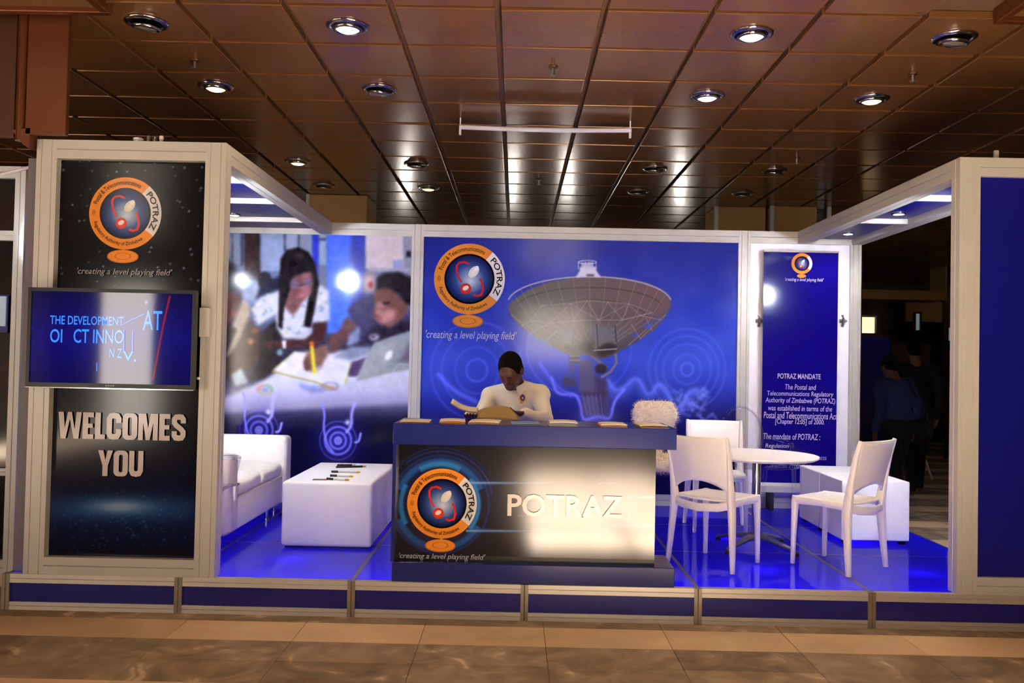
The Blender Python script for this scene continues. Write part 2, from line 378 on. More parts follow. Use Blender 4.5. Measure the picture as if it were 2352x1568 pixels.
class Canvas:
    """a printed sheet: a fine vertex-coloured grid on a vertical plane. Shapes are given in photo pixels
    and land on the sheet through the plane it stands in."""
    def __init__(s, x0, x1, z0, z1, y, res):
        s.y = y; s.nx = int((x1-x0)/res)+1; s.nz = int((z1-z0)/res)+1
        s.X, s.Z = np.meshgrid(np.linspace(x0, x1, s.nx), np.linspace(z0, z1, s.nz))
        s.U, s.V = proj(s.X, y, s.Z); s.C = np.zeros((s.nz, s.nx, 3))
        s.ppc = abs(s.U[0, 1]-s.U[0, 0])
    def blur(s, m, px):
        r = int(round(px/s.ppc))
        if r < 1: return m
        for ax in (0, 1):
            for _ in range(2):
                q = np.concatenate([np.repeat(np.take(m, [0], ax), r+1, ax), m, np.repeat(np.take(m, [-1], ax), r, ax)], ax)
                c = np.cumsum(q, ax); n = m.shape[ax]
                m = (np.take(c, range(2*r+1, 2*r+1+n), ax)-np.take(c, range(0, n), ax))/(2*r+1)
        return m
    def mix(s, m, col): s.C += (np.asarray(col, float)-s.C)*np.clip(m, 0, 1)[..., None]
    def fill(s, col): s.C[:] = col
    def grad(s, stops, axis='v'):
        q = s.V if axis == 'v' else s.U; xs = [a for a, _ in stops]
        for k in range(3): s.C[..., k] = np.interp(q, xs, [c[k] for _, c in stops])
    def inside(s, P):
        m = np.zeros(s.U.shape, bool); n = len(P)
        us = [p[0] for p in P]; vs = [p[1] for p in P]
        bb = (s.U > min(us)-2) & (s.U < max(us)+2) & (s.V > min(vs)-2) & (s.V < max(vs)+2)
        u = s.U[bb]; v = s.V[bb]; r = np.zeros(u.shape, bool)
        for i in range(n):
            (a, b), (c, d) = P[i], P[(i+1) % n]
            if b == d: continue
            r ^= ((b > v) != (d > v)) & (u < (c-a)*(v-b)/(d-b)+a)
        m[bb] = r; return m
    def poly(s, P, col, soft=1.2, a=1): s.mix(s.blur(s.inside(P).astype(float), soft)*a, col)
    def rect(s, u0, v0, u1, v1, col, soft=1.2, a=1): s.poly([(u0, v0), (u1, v0), (u1, v1), (u0, v1)], col, soft, a)
    def ell(s, cu, cv, ru, rv, col, rot=0, soft=1.2, a=1):
        c, d = math.cos(rot), math.sin(rot); x = (s.U-cu)*c+(s.V-cv)*d; y = -(s.U-cu)*d+(s.V-cv)*c
        s.mix(s.blur(((x/ru)**2+(y/rv)**2 < 1).astype(float), soft)*a, col)
    def glow(s, cu, cv, ru, rv, col, a=1, p=1):
        q = ((s.U-cu)/ru)**2+((s.V-cv)/rv)**2; s.mix(a*np.exp(-q**p), col)
    def dist(s, P):
        d = np.full(s.U.shape, 1e9)
        for (a, b), (c, e) in zip(P[:-1], P[1:]):
            L = (c-a)**2+(e-b)**2+1e-9; t = np.clip(((s.U-a)*(c-a)+(s.V-b)*(e-b))/L, 0, 1)
            d = np.minimum(d, np.hypot(s.U-a-t*(c-a), s.V-b-t*(e-b)))
        return d
    def line(s, P, w, col, a=1, soft=1.0): s.mix(a*np.clip((w/2+soft-s.dist(P))/(2*soft), 0, 1), col)
    def wisp(s, P, w, col, a=1):
        for _ in range(2): P = [P[0]]+[q_ for (a_, b_), (c_, d_) in zip(P[:-1], P[1:]) for q_ in ((a_*.75+c_*.25, b_*.75+d_*.25), (a_*.25+c_*.75, b_*.25+d_*.75))]+[P[-1]]
        s.mix(a*np.exp(-(s.dist(P)/w)**2), col)
    def ringw(s, cu, cv, ru, rv, w, col, a=1, rot=0):
        c, d = math.cos(rot), math.sin(rot); x = (s.U-cu)*c+(s.V-cv)*d; y = -(s.U-cu)*d+(s.V-cv)*c
        r = np.hypot(x/ru, y/rv); s.mix(a*np.exp(-((r-1)*min(ru, rv)/w)**2), col)
    def noise(s, amp, cell, seed=0):
        rg = np.random.RandomState(seed); gx = int(s.nx/cell)+3; gz = int(s.nz/cell)+3; g = rg.rand(gz, gx)
        yy = np.arange(s.nz)/cell; xx = np.arange(s.nx)/cell; j = yy.astype(int)[:, None]; i = xx.astype(int)[None]; fy = (yy % 1)[:, None]; fx = (xx % 1)[None]
        return amp*((g[j, i]*(1-fx)+g[j, i+1]*fx)*(1-fy)+(g[j+1, i]*(1-fx)+g[j+1, i+1]*fx)*fy-.5)
    def build(s, name, m, parent, gain=1.0):
        V = np.stack([s.X, np.full_like(s.X, s.y), s.Z], -1).reshape(-1, 3)
        j, i = np.meshgrid(np.arange(s.nz-1), np.arange(s.nx-1), indexing='ij'); a = (j*s.nx+i).ravel()
        Q = np.stack([a, a+1, a+1+s.nx, a+s.nx], 1)
        return finish(fastmesh(V, Q, (lin(np.clip(s.C, 0, 255))*gain).reshape(-1, 3)), name, m, parent)

# ------------------------------------------------------------------ smooth solids (distance fields meshed with surface nets)
def surfnet(Fd, org, h):
    S = Fd < 0; n = np.array(Fd.shape)
    c = [(i, j, k) for i in (0, 1) for j in (0, 1) for k in (0, 1)]
    sl = lambda o: tuple(slice(o[a], n[a]-1+o[a]) for a in range(3))
    cnt = sum(S[sl(o)].astype(np.int8) for o in c); act = (cnt > 0) & (cnt < 8)
    ijk = np.argwhere(act); idx = -np.ones(act.shape, np.int32); idx[act] = np.arange(len(ijk))
    acc = np.zeros((len(ijk), 3)); num = np.zeros(len(ijk))
    for o in c:
        for a in range(3):
            if o[a]: continue
            p = list(o); p[a] = 1; q0 = ijk+np.array(o); q1 = ijk+np.array(p)
            f0 = Fd[tuple(q0.T)]; f1 = Fd[tuple(q1.T)]; m = (f0 < 0) != (f1 < 0)
            t = np.where(m, f0/np.where(m, f0-f1, 1), 0); pos = np.array(o)[None]+t[:, None]*np.eye(3)[a][None]
            acc[m] += pos[m]; num[m] += 1
    V = (ijk+acc/num[:, None])*h+org; Qs = []
    for a in range(3):
        b, d = (a+1) % 3, (a+2) % 3
        s0 = [slice(None)]*3; s1 = [slice(None)]*3; s0[a] = slice(0, -1); s1[a] = slice(1, None)
        A = S[tuple(s0)]; B = S[tuple(s1)]; e = np.argwhere(A != B); e = e[(e[:, b] > 0) & (e[:, d] > 0) & (e[:, b] < n[b]-1) & (e[:, d] < n[d]-1)]
        fl = A[tuple(e.T)]; eb = np.eye(3, dtype=int)[b]; ed = np.eye(3, dtype=int)[d]
        q = np.stack([idx[tuple((e-eb-ed).T)], idx[tuple((e-ed).T)], idx[tuple(e.T)], idx[tuple((e-eb).T)]], 1)
        q[~fl] = q[~fl][:, ::-1]; Qs.append(q)
    return V, np.concatenate(Qs)
class SDF:
    def __init__(s, lo, hi, h):
        s.h = h; s.lo = np.array(lo, float); n = np.ceil((np.array(hi)-s.lo)/h).astype(int)+1; s.n = n
        s.ax = [s.lo[a]+np.arange(n[a])*h for a in range(3)]; s.F = np.full(n, .2, np.float32)
    def sub(s, lo, hi):
        r = []
        for a in range(3):
            i0 = int(np.clip((lo[a]-s.lo[a])/s.h, 0, s.n[a])); i1 = int(np.clip((hi[a]-s.lo[a])/s.h+2, 0, s.n[a])); r.append(slice(i0, max(i0, i1)))
        sl = tuple(r); return sl, s.ax[0][r[0]][:, None, None], s.ax[1][r[1]][None, :, None], s.ax[2][r[2]][None, None, :]
    def comb(s, sl, d, k, op):
        f = s.F[sl]
        if f.size == 0: return
        if op == '-': d = -d; s.F[sl] = np.maximum(f, d) if k <= 0 else -(lambda a, b: np.minimum(a, b)-np.maximum(k-np.abs(a-b), 0)**2/(4*k))(-f, -d); return
        s.F[sl] = np.minimum(f, d) if k <= 0 else np.minimum(f, d)-np.maximum(k-np.abs(f-d), 0)**2/(4*k)
    def cone(s, a, b, ra, rb=None, k=.02, op='+', flat=None):
        rb = ra if rb is None else rb; a = np.array(a, float); b = np.array(b, float); R = max(ra, rb)+.06+k
        sl, x, y, z = s.sub(np.minimum(a, b)-R, np.maximum(a, b)+R); ab = b-a; L = max(ab@ab, 1e-9)
        t = np.clip(((x-a[0])*ab[0]+(y-a[1])*ab[1]+(z-a[2])*ab[2])/L, 0, 1)
        d = np.sqrt((x-a[0]-t*ab[0])**2+(y-a[1]-t*ab[1])**2+(z-a[2]-t*ab[2])**2)-(ra+(rb-ra)*t)
        s.comb(sl, d, k, op); return s
    def ell(s, c, r, R=None, k=.02, op='+'):
        c = np.array(c, float); r = np.array(r, float); m = r.max()+.06+k
        sl, x, y, z = s.sub(c-m, c+m); p = [x-c[0], y-c[1], z-c[2]]
        if R is not None:
            R = np.array(R); p = [R[0, i]*p[0]+R[1, i]*p[1]+R[2, i]*p[2] for i in range(3)]
        k0 = np.sqrt((p[0]/r[0])**2+(p[1]/r[1])**2+(p[2]/r[2])**2); k1 = np.sqrt((p[0]/r[0]**2)**2+(p[1]/r[1]**2)**2+(p[2]/r[2]**2)**2)+1e-9
        s.comb(sl, k0*(k0-1)/k1, k, op); return s
    def rbox(s, c, hs, r, k=.02, op='+', R=None):
        c = np.array(c, float); hs = np.array(hs, float); m = (np.linalg.norm(hs) if R is not None else hs.max())+.06+k; mm = hs+.06+k if R is None else m
        sl, x, y, z = s.sub(c-mm, c+mm); p = [x-c[0], y-c[1], z-c[2]]
        if R is not None:
            R = np.array(R); p = [R[0, i]*p[0]+R[1, i]*p[1]+R[2, i]*p[2] for i in range(3)]
        q = [np.abs(p[i])-hs[i]+r for i in range(3)]
        d = np.sqrt(sum(np.maximum(v, 0)**2 for v in q))+np.minimum(np.maximum(np.maximum(q[0], q[1]), q[2]), 0)-r
        s.comb(sl, d, k, op); return s
    def wrinkle(s, amp, fn):
        x = s.ax[0][:, None, None]; y = s.ax[1][None, :, None]; z = s.ax[2][None, None, :]; s.F = s.F+amp*fn(x, y, z).astype(np.float32); return s
    def cut(s, p, nrm):      # keep the side the normal points away from
        x = s.ax[0][:, None, None]; y = s.ax[1][None, :, None]; z = s.ax[2][None, None, :]
        s.F = np.maximum(s.F, ((x-p[0])*nrm[0]+(y-p[1])*nrm[1]+(z-p[2])*nrm[2]).astype(np.float32)); return s
    def build(s, name, m, parent=None, world=True):
        s.F[0] = s.F[-1] = .1; s.F[:, 0] = s.F[:, -1] = .1; s.F[:, :, 0] = s.F[:, :, -1] = .1
        V, Q = surfnet(s.F, s.lo, s.h)
        return finish(fastmesh(V, Q), name, m, parent, world, smooth=True)

# ================================================================== THE HALL
HX0, HX1, HY0, HY1 = -6.0, 13.0, -12.0, 15.0
# floor: slab, then marble tiles in bands
floor = struct(MB().box(HX0-.2, HX1+.2, HY0-.2, HY1+.2, -.08, -.006).build('floor', 'joint'))
XP, X0T = .6675, 1.775
rows = []      # (y0, y1, kind)
y = -.12
while y < HY1:
    rows += [(y, y+.3, 'marble'), (y+.3, y+.6, 'marble'), (y+.6, y+.93, 'beige')]; y += .93
y = -.12
while y > HY0+.9:
    rows += [(y-.33, y, 'beige'), (y-.63, y-.33, 'marble'), (y-.93, y-.63, 'marble')]; y -= .93
cells = []
for (y0, y1, kd) in rows:
    for i in range(-12, 18):
        x0 = X0T+XP*i; x1 = x0+XP
        if x0 < HX0 or x1 > HX1 or y1 > HY1 or y0 < HY0: continue
        u, v = proj((x0+x1)/2, (y0+y1)/2, 0.)
        vis = (y0+y1)/2 > CY+1 and -250 < u < 2600 and v < 1640
        hid = 0 < x0 and x1 < 6.0 and y0 > .02 and y1 < 2.9
        cells.append((not (vis and not hid), abs(y0+.4), x0, x1, y0, y1, kd))
cells.sort()
base = {}
rest = {'marble': MB(), 'beige': MB()}
nt_ = 0
for (nv, _, x0, x1, y0, y1, kd) in cells:
    g = .0018
    if not nv and nt_ < 150:
        key = (kd, round(y1-y0, 3))
        if key not in base:
            w = (x1-x0)/2-g; d = (y1-y0)/2-g
            me = MB().box(-w, w, -d, d, -.02, 0).mesh(bevel=.0015, seg=1); me.materials.append(MA[kd]); base[key] = me
        o = bpy.data.objects.new('floor_tile', base[key]); COL.objects.link(o); o.parent = floor; o.location = ((x0+x1)/2, (y0+y1)/2, 0); nt_ += 1
    else: rest[kd].box(x0+g, x1-g, y0+g, y1-g, -.02, 0)
for kd in rest:
    o = rest[kd].build('floor_tiles', kd, floor); o['kind'] = 'stuff'
# ceiling: plate, then metal tiles hung with open joints
ceiling = struct(MB().box(HX0-.2, HX1+.2, HY0-.2, HY1+.2, CEIL+.045, CEIL+.12).build('ceiling', 'ceilplate'))
GX, GY, GP = 2.782, -.225, .6
def tile_c(i, j): return GX+GP*(i+.5), GY+GP*(j+.5)
hw = GP/2-.018
tm = MB().box(-hw, hw, -hw, hw, 0, .044).mesh(bevel=.005, seg=2); tm.materials.append(MA['tile'])
cells = []
for i in range(-14, 17):
    for j in range(-19, 25):
        x, y = tile_c(i, j)
        if x-.3 < HX0 or x+.3 > HX1 or y-.3 < HY0 or y+.3 > HY1: continue
        u, v = proj(x, y, CEIL); d = y-CY
        vis = d > 3.2 and -200 < u < 2550 and -90 < v < 560
        cells.append((not vis, d, i, j, x, y))
cells.sort(); restc = MB(); nt_ = 0
for (nv, d, i, j, x, y) in cells:
    if (i, j) in ((-4, -1), (-5, -1), (4, -1), (5, -1)): continue
    if not nv and nt_ < 290:
        o = bpy.data.objects.new('ceiling_tile', tm); COL.objects.link(o); o.parent = ceiling; o.location = (x, y, CEIL)
        o.rotation_euler = (random.gauss(0, .0035), random.gauss(0, .0035), 0); nt_ += 1
        if (i, j) in ((0, 0), (-2, 4), (2, 4)): o.rotation_euler = (.004, -.016 if i != -2 else .018, 0); o.location.z -= .003
    else: restc.box(x-hw, x+hw, y-hw, y+hw, CEIL, CEIL+.044)
o = restc.build('ceiling_tiles', 'tile', ceiling); o['kind'] = 'stuff'
# hall walls
struct(MB().box(HX0-.2, HX1+.2, HY1, HY1+.2, 0, CEIL+.1).build('wall_back', 'wallhall'))
struct(MB().box(HX0-.2, HX0, HY0, HY1, 0, CEIL+.1).build('wall_left', 'wallhall'))
struct(MB().box(HX1, HX1+.2, HY0, HY1, 0, CEIL+.1).build('wall_right', 'wallhall'))
# entrance wall behind the photographer: a glazed door on one side, high daylight windows on the other
BAYS = ((-5.2, -4.15, 0., 2.9, 1), (3.05, 4.75, 1.5, 2.92, 2)); wf = MB()
for a, b in ((HX0-.2, -5.2), (-4.15, 3.05), (4.75, HX1+.2)): wf.box(a, b, HY0-.2, HY0, 0, CEIL+.1)
for a, b, z0, z1, n in BAYS:
    wf.box(a, b, HY0-.2, HY0, z1, CEIL+.1)
    if z0 > 0: wf.box(a, b, HY0-.2, HY0, 0, z0)
struct(wf.build('wall_front', mat('entrance_wall', (44, 36, 30), .7)))
for k, (a, b, z0, z1, n) in enumerate(BAYS):
    w = struct(MB().box(a, b, HY0-.14, HY0-.08, z0, z0+.05).build('window_%d' % (k+1), 'alu'))
    for i in range(n):
        p0 = a+(b-a)*i/n; p1 = a+(b-a)*(i+1)/n
        MB().box(p0+.025, p1-.025, HY0-.115, HY0-.11, z0+.05, z1-.04).build('pane', 'daylight', w)
    for i in range(n+1):
        p0 = a+(b-a)*i/n; MB().box(max(a, p0-.025), min(b, p0+.025), HY0-.14, HY0-.08, z0+.05, z1).build('mullion', 'alu', w)
    MB().box(a, b, HY0-.14, HY0-.08, z1-.04, z1).build('transom', 'alu', w)

# ---- ceiling downlights
LIT = {(-2, 0): 'bright warm downlight in the ceiling above the satellite dish poster, front row', (2, 0): 'bright warm downlight in the front row above the white plastic chairs',
       (-4, 2): 'glowing downlight above the black display tower, second row of fittings', (2, 2): 'glowing downlight in the second row, above the round table',
       (4, 2): 'glowing downlight in the second row near the blue end panel', (-4, 6): 'small glowing downlight behind the canopy of the display tower',
       (-2, 8): 'small glowing downlight in the farthest row above the back wall',
       (-2, -3): 'unseen lit downlight added over the aisle on the tower side', (2, -3): 'unseen lit downlight added over the aisle on the plastic chair side'}  # aisle pair is out of view, added to light the hall and foreground
UNLIT = {(-4, 0): 'switched-off brass rimmed downlight next to the ceiling grille frame', (4, 0): 'switched-off chrome rimmed downlight near the blue end panel',
         (-2, 2): 'switched-off gimbal downlight between two glowing ones in the second row', (-2, 6): 'switched-off downlight beyond the hanging white rail, above the tower side',
         (2, 6): 'switched-off downlight beyond the hanging white rail, over the roll-up banner side', (4, 6): 'switched-off downlight behind the canopy of the blue end panel',
         (-4, 8): 'switched-off downlight in the farthest row before the beige column', (2, 8): 'switched-off downlight in the farthest row behind the satellite poster',
         (4, 8): 'switched-off downlight in the farthest row before the beige cladding'}
fl_ring = MB().lathe([(.095, -.004), (.128, 0), (.128, -.008), (.108, -.018), (.095, -.012), (.095, -.004)], n=28, cap=False).mesh(); fl_ring.materials.append(MA['chrome'])
fl_cup = MB().lathe([(.0, -.002), (.097, -.003), (.097, -.008), (.0, -.006)], n=24, cap=False).mesh(); fl_cup.materials.append(MA['black'])
fl_gim = MB().lathe([(.066, -.01), (.085, -.012), (.085, -.026), (.072, -.032), (.066, -.02), (.066, -.01)], n=24, cap=False).mesh(); fl_gim.materials.append(MA['chrome'])
fl_lamp = {m: MB().lathe([(0, -.012), (.066, -.014), (.066, -.024), (.05, -.034), (.0, -.038)], n=24, cap=False).mesh() for m in ('lampy', 'lampoff')}
for m in fl_lamp: fl_lamp[m].materials.append(MA[m])
for me in [fl_ring, fl_gim]+list(fl_lamp.values()): me.polygons.foreach_set('use_smooth', [True]*len(me.polygons))
sp = bpy.data.lights.new('downlight_beam', 'SPOT'); sp.energy = L_DOWN; sp.color = (1, .74, .42); sp.spot_size = 2.3; sp.spot_blend = .6; sp.shadow_soft_size = .06
for k, d in ((1, LIT), (0, UNLIT)):
    for (i, j), lab in d.items():
        x, y = tile_c(i, j); t = thing('ceiling_downlight', lab, 'downlight', (x, y, CEIL), 0, 'recessed downlights in the metal tile ceiling')
        for nm, me in (('trim_ring', fl_ring), ('reflector', fl_cup), ('gimbal_ring', fl_gim), ('lamp', fl_lamp['lampy' if k else 'lampoff'])):
            o = bpy.data.objects.new(nm, me); COL.objects.link(o); o.parent = t
            if nm in ('gimbal_ring', 'lamp') and not k: o.rotation_euler = (.12, .1, 0); o.location.z = -.012
        if k:
            lo = bpy.data.objects.new('beam', sp); COL.objects.link(lo); lo.parent = t; lo.location = (0, 0, -.05)
# ---- sprinkler heads
for (i, j), lab in {(-4, 1): 'small sprinkler head between the unlit and lit downlights above the tower', (0, 1): 'small sprinkler head in the ceiling before the hanging white rail',
                    (4, 1): 'small sprinkler head beside the unlit downlight near the blue end panel', (0, 7): 'tiny dark sprinkler head far beyond the hanging white rail',
                    (4, 5): 'tiny sprinkler head near the canopy over the roll-up banner'}.items():
    x, y = tile_c(i, j); t = thing('sprinkler_head', lab, 'sprinkler', (x+.05, y+.05, CEIL), 0, 'sprinkler heads in the ceiling')
    MB().lathe([(.0, 0), (.035, 0), (.03, -.008), (.0, -.01)], n=16, cap=False).build('rosette', 'bronzed', t, False)
    MB().lathe([(.0, -.008), (.01, -.008), (.009, -.05), (.02, -.052), (.02, -.058), (0, -.058)], n=12, cap=False).build('nozzle', 'cast', t, False)
# ---- hanging white rail
a = at_z(1055, 290, CEIL-.07); b = at_z(1450, 297, CEIL-.07)
t = thing('hanging_rail', 'white horizontal hanging rail with turned-down ends below the ceiling', 'rail', (a.x, a.y, CEIL-.1))
pts = [(a.x+(b.x-a.x)*q, a.y, CEIL-.075-.012*math.sin(math.pi*q)) for q in np.linspace(0, 1, 9)]
MB().tube(pts, .021, 8, (1, .9)).build('bar', 'whitepanel', t)
for q in (a.x+.008, b.x-.008):
    MB().box(q-.009, q+.009, a.y-.012, a.y+.012, CEIL-.14, CEIL-.06).build('end_drop', 'whitepanel', t, bevel=.002)
    MB().box(q-.005, q+.005, a.y-.005, a.y+.005, CEIL-.07, CEIL).build('hanger', 'whitepanel', t)
# ---- framed grilles in the ceiling
for lab, x0, x1, y0, y1 in (('bronze framed ceiling grille beside the unlit brass downlight', -.6, .575, -.84, -.118), ('bronze framed ceiling grille above the blue end panel', 5.54, 6.35, -.9, -.235)):
    t = thing('ceiling_grille', lab, 'grille', (x0, y0, CEIL-.06))
    zb, zt = CEIL-.045, CEIL+.045
    MB().box(x0+.05, x1-.05, y0+.05, y1-.05, zb+.03, zb+.036).build('mesh_panel', 'grille', t)
    for q in ((x0, x1, y1-.05, y1), (x0, x1, y0, y0+.05), (x0, x0+.05, y0+.05, y1-.05), (x1-.05, x1, y0+.05, y1-.05)):
        MB().box(*q, zb, zt).build('frame_bar', 'bronze', t, bevel=.006)
# ---- bronze clad casing hanging over the tower
t = thing('column_casing', 'bronze-brown clad column casing hanging from the ceiling over the display tower', 'casing', (0, .2, TZ+.01))
MB().box(.055, .292, -.06, -.025, TZ+.012, CEIL).build('front_panel', 'bronze', t, bevel=.004)
shade(MB().lathe([(.034, TZ-.02), (.034, CEIL)], (.018, -.03, 0), 20).build('round_corner', 'bronze', t))
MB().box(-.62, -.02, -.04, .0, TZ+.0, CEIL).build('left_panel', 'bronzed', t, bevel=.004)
MB().prism([(TZ+.035, -.02), (TZ-.045, .045), (TZ-.07, .082), (TZ+.0, .086), (TZ+.05, .086)], 1, -.06, .02).build('bottom_lip', 'bronze', t)
# ---- clad columns and soffit panels beyond the stand
def column(lab, x0, x1, y0, y1, m='beigecol', z1=CEIL):
    t = thing('clad_column', lab, 'column', ((x0+x1)/2, (y0+y1)/2, 0))
    MB().box(x0, x1, y0, y1, 0, z1).build('cladding', m, t, bevel=.01)
    MB().box(x0-.02, x1+.02, y0-.02, y1+.02, 0, .12).build('plinth', 'bronzed', t)
    MB().box(x0-.012, x0+.03, y0-.012, y0+.03, .12, z1).build('corner_trim', 'alu', t)
    return t
def atc(u, v): return at_z(u, v, CEIL)
column('beige clad column behind the canopy of the display tower', -.25, .19, 5.45, 6.1)
column('beige clad column behind the wall, next to the tower canopy', .36, 1.09, 5.42, 6.1)
column('beige clad column rising behind the satellite poster corner', 5.36, 5.98, 5.7, 6.3)
column('beige clad column rising behind the roll-up banner panel', 6.02, 6.58, 5.6, 6.2)
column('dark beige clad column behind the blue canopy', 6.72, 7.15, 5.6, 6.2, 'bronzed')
# ---- lamps of a neighbouring stand behind the back wall and of the stand across the aisle
def spot_lamp(lab, loc, target, power, col, grp, m='spotdisc', r=.07):
    t = thing('spot_lamp', lab, 'spotlight', loc, 0, grp); d = (Vector(target)-Vector(loc)).normalized(); q = d.to_track_quat('-Z', 'Y')
    hd = MB().lathe([(0, .14), (r*.7, .14), (r*1.05, 0), (r, -.0), (r*.6, .1), (0, .1)], n=20, cap=False).build('housing', 'black', t, False); hd.rotation_euler = q.to_euler(); shade(hd)
    ln = MB().lathe([(0, .004), (r, .004), (r, .02), (0, .02)], n=20, cap=False).build('lens', m, t, False); ln.rotation_euler = q.to_euler()
    MB().box(-.008, .008, -.008, .008, .1, CEIL-loc[2]).build('stem', 'black', t, False)
    if power:
        L = bpy.data.lights.new('spot_beam', 'SPOT'); L.energy = power; L.color = col; L.spot_size = 1.7; L.spot_blend = .7; L.shadow_soft_size = r
        lo = bpy.data.objects.new('beam', L); COL.objects.link(lo); lo.parent = t; lo.location = d*.02; lo.rotation_euler = q.to_euler()
for u, h, lab in ((905, 2.35, 'students poster'), (1150, 2.35, 'round logo print'), (1275, 2.3, 'satellite dish print'), (1535, 2.35, 'roll-up banner')):
    X = 2.92+(u-1166)/F*14.4; spot_lamp('small white lamp in the stand behind the wall with the '+lab, (X, 9.3, h), (X, 8.3, 3.4), 6, (1, .95, .85), 'lamps of the stand behind', 'lampx', .06)

# ================================================================== THE STAND
XE = 6.08
t = thing('booth_platform', 'raised platform with blue fascia, aluminium edging and blue underlit glass floor', 'platform', (3, 1.4, 0)); PLAT = t
for i in range(6):
    x0 = i+.022; x1 = (i+1 if i < 5 else XE)-.022
    MB().box(x0, x1, .008, .02, .04, .16).build('fascia_panel', 'blue', t)
    MB().profile(0, -.002, .04, .155, PZ, x0, x1, .002).build('top_rail', 'rail', t)
    MB().profile(0, -.002, .04, .0, .046, x0, x1, .003).build('bottom_rail', 'rail', t)
for i in range(7):
    x = i if i < 6 else XE
    MB().profile(2, x-.022, x+.022, -.006, .042, 0, PZ, .003).build('post', 'postm', t)
MB().box(.02, XE-.02, .05, 3.0, .002, .008).build('base_sheet', 'whitepanel', t)
for x in (0, XE):
    MB().box(x-.012, x+.012, .042, 3.05, 0, PZ-.002).build('side_fascia', 'blue', t)
MB().box(.0, XE, 3.03, 3.05, 0, PZ-.002).build('rear_fascia', 'blue', t)
gm = {}
for i in range(6):
    for j in range(3):
        x0 = i+.012; x1 = (i+1 if i < 5 else XE)-.012; y0 = (j if j else .04)+.008; y1 = j+1-.008
        MB().box(x0, x1, y0, y1, PZ-.014, PZ-.0004).build('glass_tile', 'floorglass', t)
for i in range(1, 6): MB().box(i-.012, i+.012, .04, 3.0, PZ-.02, PZ-.0006).build('seam_strip', 'cast', t)
for j in (1, 2): MB().box(.0, XE, j-.008, j+.008, PZ-.021, PZ-.0008).build('seam_strip', 'cast', t)
led = bpy.data.lights.new('floor_led', 'POINT'); led.energy = L_LED; led.color = (.16, .04, 1.0); led.shadow_soft_size = .04
for i in range(6):
    for j in range(3):
        lo = bpy.data.objects.new('floor_led', led); COL.objects.link(lo); lo.parent = t; lo.location = Vector((i+.52, j+.5, .115))-t.location
# ---------------------------------------------------------------- back wall
t = thing('booth_back_wall', 'aluminium framed back wall of the stand with large printed posters', 'wall', (3, WY+.05, PZ)); BW = t
for x, w in ((.1, .1), (2, .11), (5, .11), (6.02, .1)):
    MB().profile(2, x-w/2, x, WY-.005, WY+.1, PZ, TZ).build('post', 'alu', t)
    MB().profile(2, x, x+w/2, WY-.005, WY+.1, PZ, TZ).build('post', 'alu', t)
bays = ((.15, 1.945), (2.055, 4.945), (5.055, 5.97))
for x0, x1 in bays:
    MB().profile(0, WY, WY+.1, TZ-.112, TZ, x0, x1).build('top_rail', 'alu', t)
    MB().profile(0, WY, WY+.1, PZ, PZ+.1, x0, x1).build('bottom_rail', 'alu', t)
    MB().box(x0, x1, WY+.02, WY+.05, PZ+.1, TZ-.112).build('panel', 'whitepanel', t)
def c3(*P): return [(480+x/2.53, 480+y/2.53) for x, y in P]
def c3p(x, y): return 480+x/2.53, 480+y/2.53
# --- poster: students at a table
c = Canvas(.15, 1.945, PZ+.1, TZ-.112, WY+.018, .006)
c.grad([(530, (96, 112, 156)), (700, (84, 96, 140)), (800, (40, 38, 60)), (1100, (20, 18, 40))])
def q(a, b, d, e, col, soft=2): c.poly(c3((a, b), (d, b), (d, e), (a, e)), col, soft)
q(60, 130, 110, 330, (60, 62, 84)); q(110, 140, 190, 320, (116, 128, 158)); q(130, 140, 140, 330, (48, 52, 72)); q(185, 135, 200, 330, (50, 54, 80))
q(205, 140, 300, 420, (44, 30, 34)); q(300, 140, 440, 360, (122, 142, 186)); q(318, 160, 430, 340, (136, 156, 196), 6)
q(436, 130, 528, 245, (40, 48, 66)); q(446, 130, 518, 236, (136, 150, 186)); q(528, 140, 602, 330, (120, 130, 160)); q(600, 140, 640, 400, (36, 50, 186))
q(640, 145, 684, 330, (128, 150, 186)); q(640, 170, 684, 180, (30, 40, 60)); q(632, 325, 684, 480, (90, 96, 130), 5)
q(684, 140, 830, 720, (64, 100, 226)); q(826, 140, 912, 640, (44, 56, 168), 5); q(910, 150, 1135, 350, (188, 180, 192)); q(1130, 140, 1185, 400, (128, 130, 156)); q(1148, 245, 1175, 280, (30, 28, 40))
q(925, 340, 1175, 365, (150, 152, 176)); q(1070, 295, 1125, 345, (128, 140, 190)); q(900, 360, 975, 490, (120, 110, 130), 4); q(905, 390, 965, 470, (190, 170, 176), 6); q(928, 420, 952, 460, (120, 40, 40), 3)
# table and far desk
c.poly(c3((60, 1110), (280, 1010), (420, 930), (560, 830), (900, 820), (1180, 920), (1185, 1130), (60, 1190)), (186, 190, 214), 5)
c.ell(*c3p(240, 470), 40, 26, (128, 138, 170), soft=6)
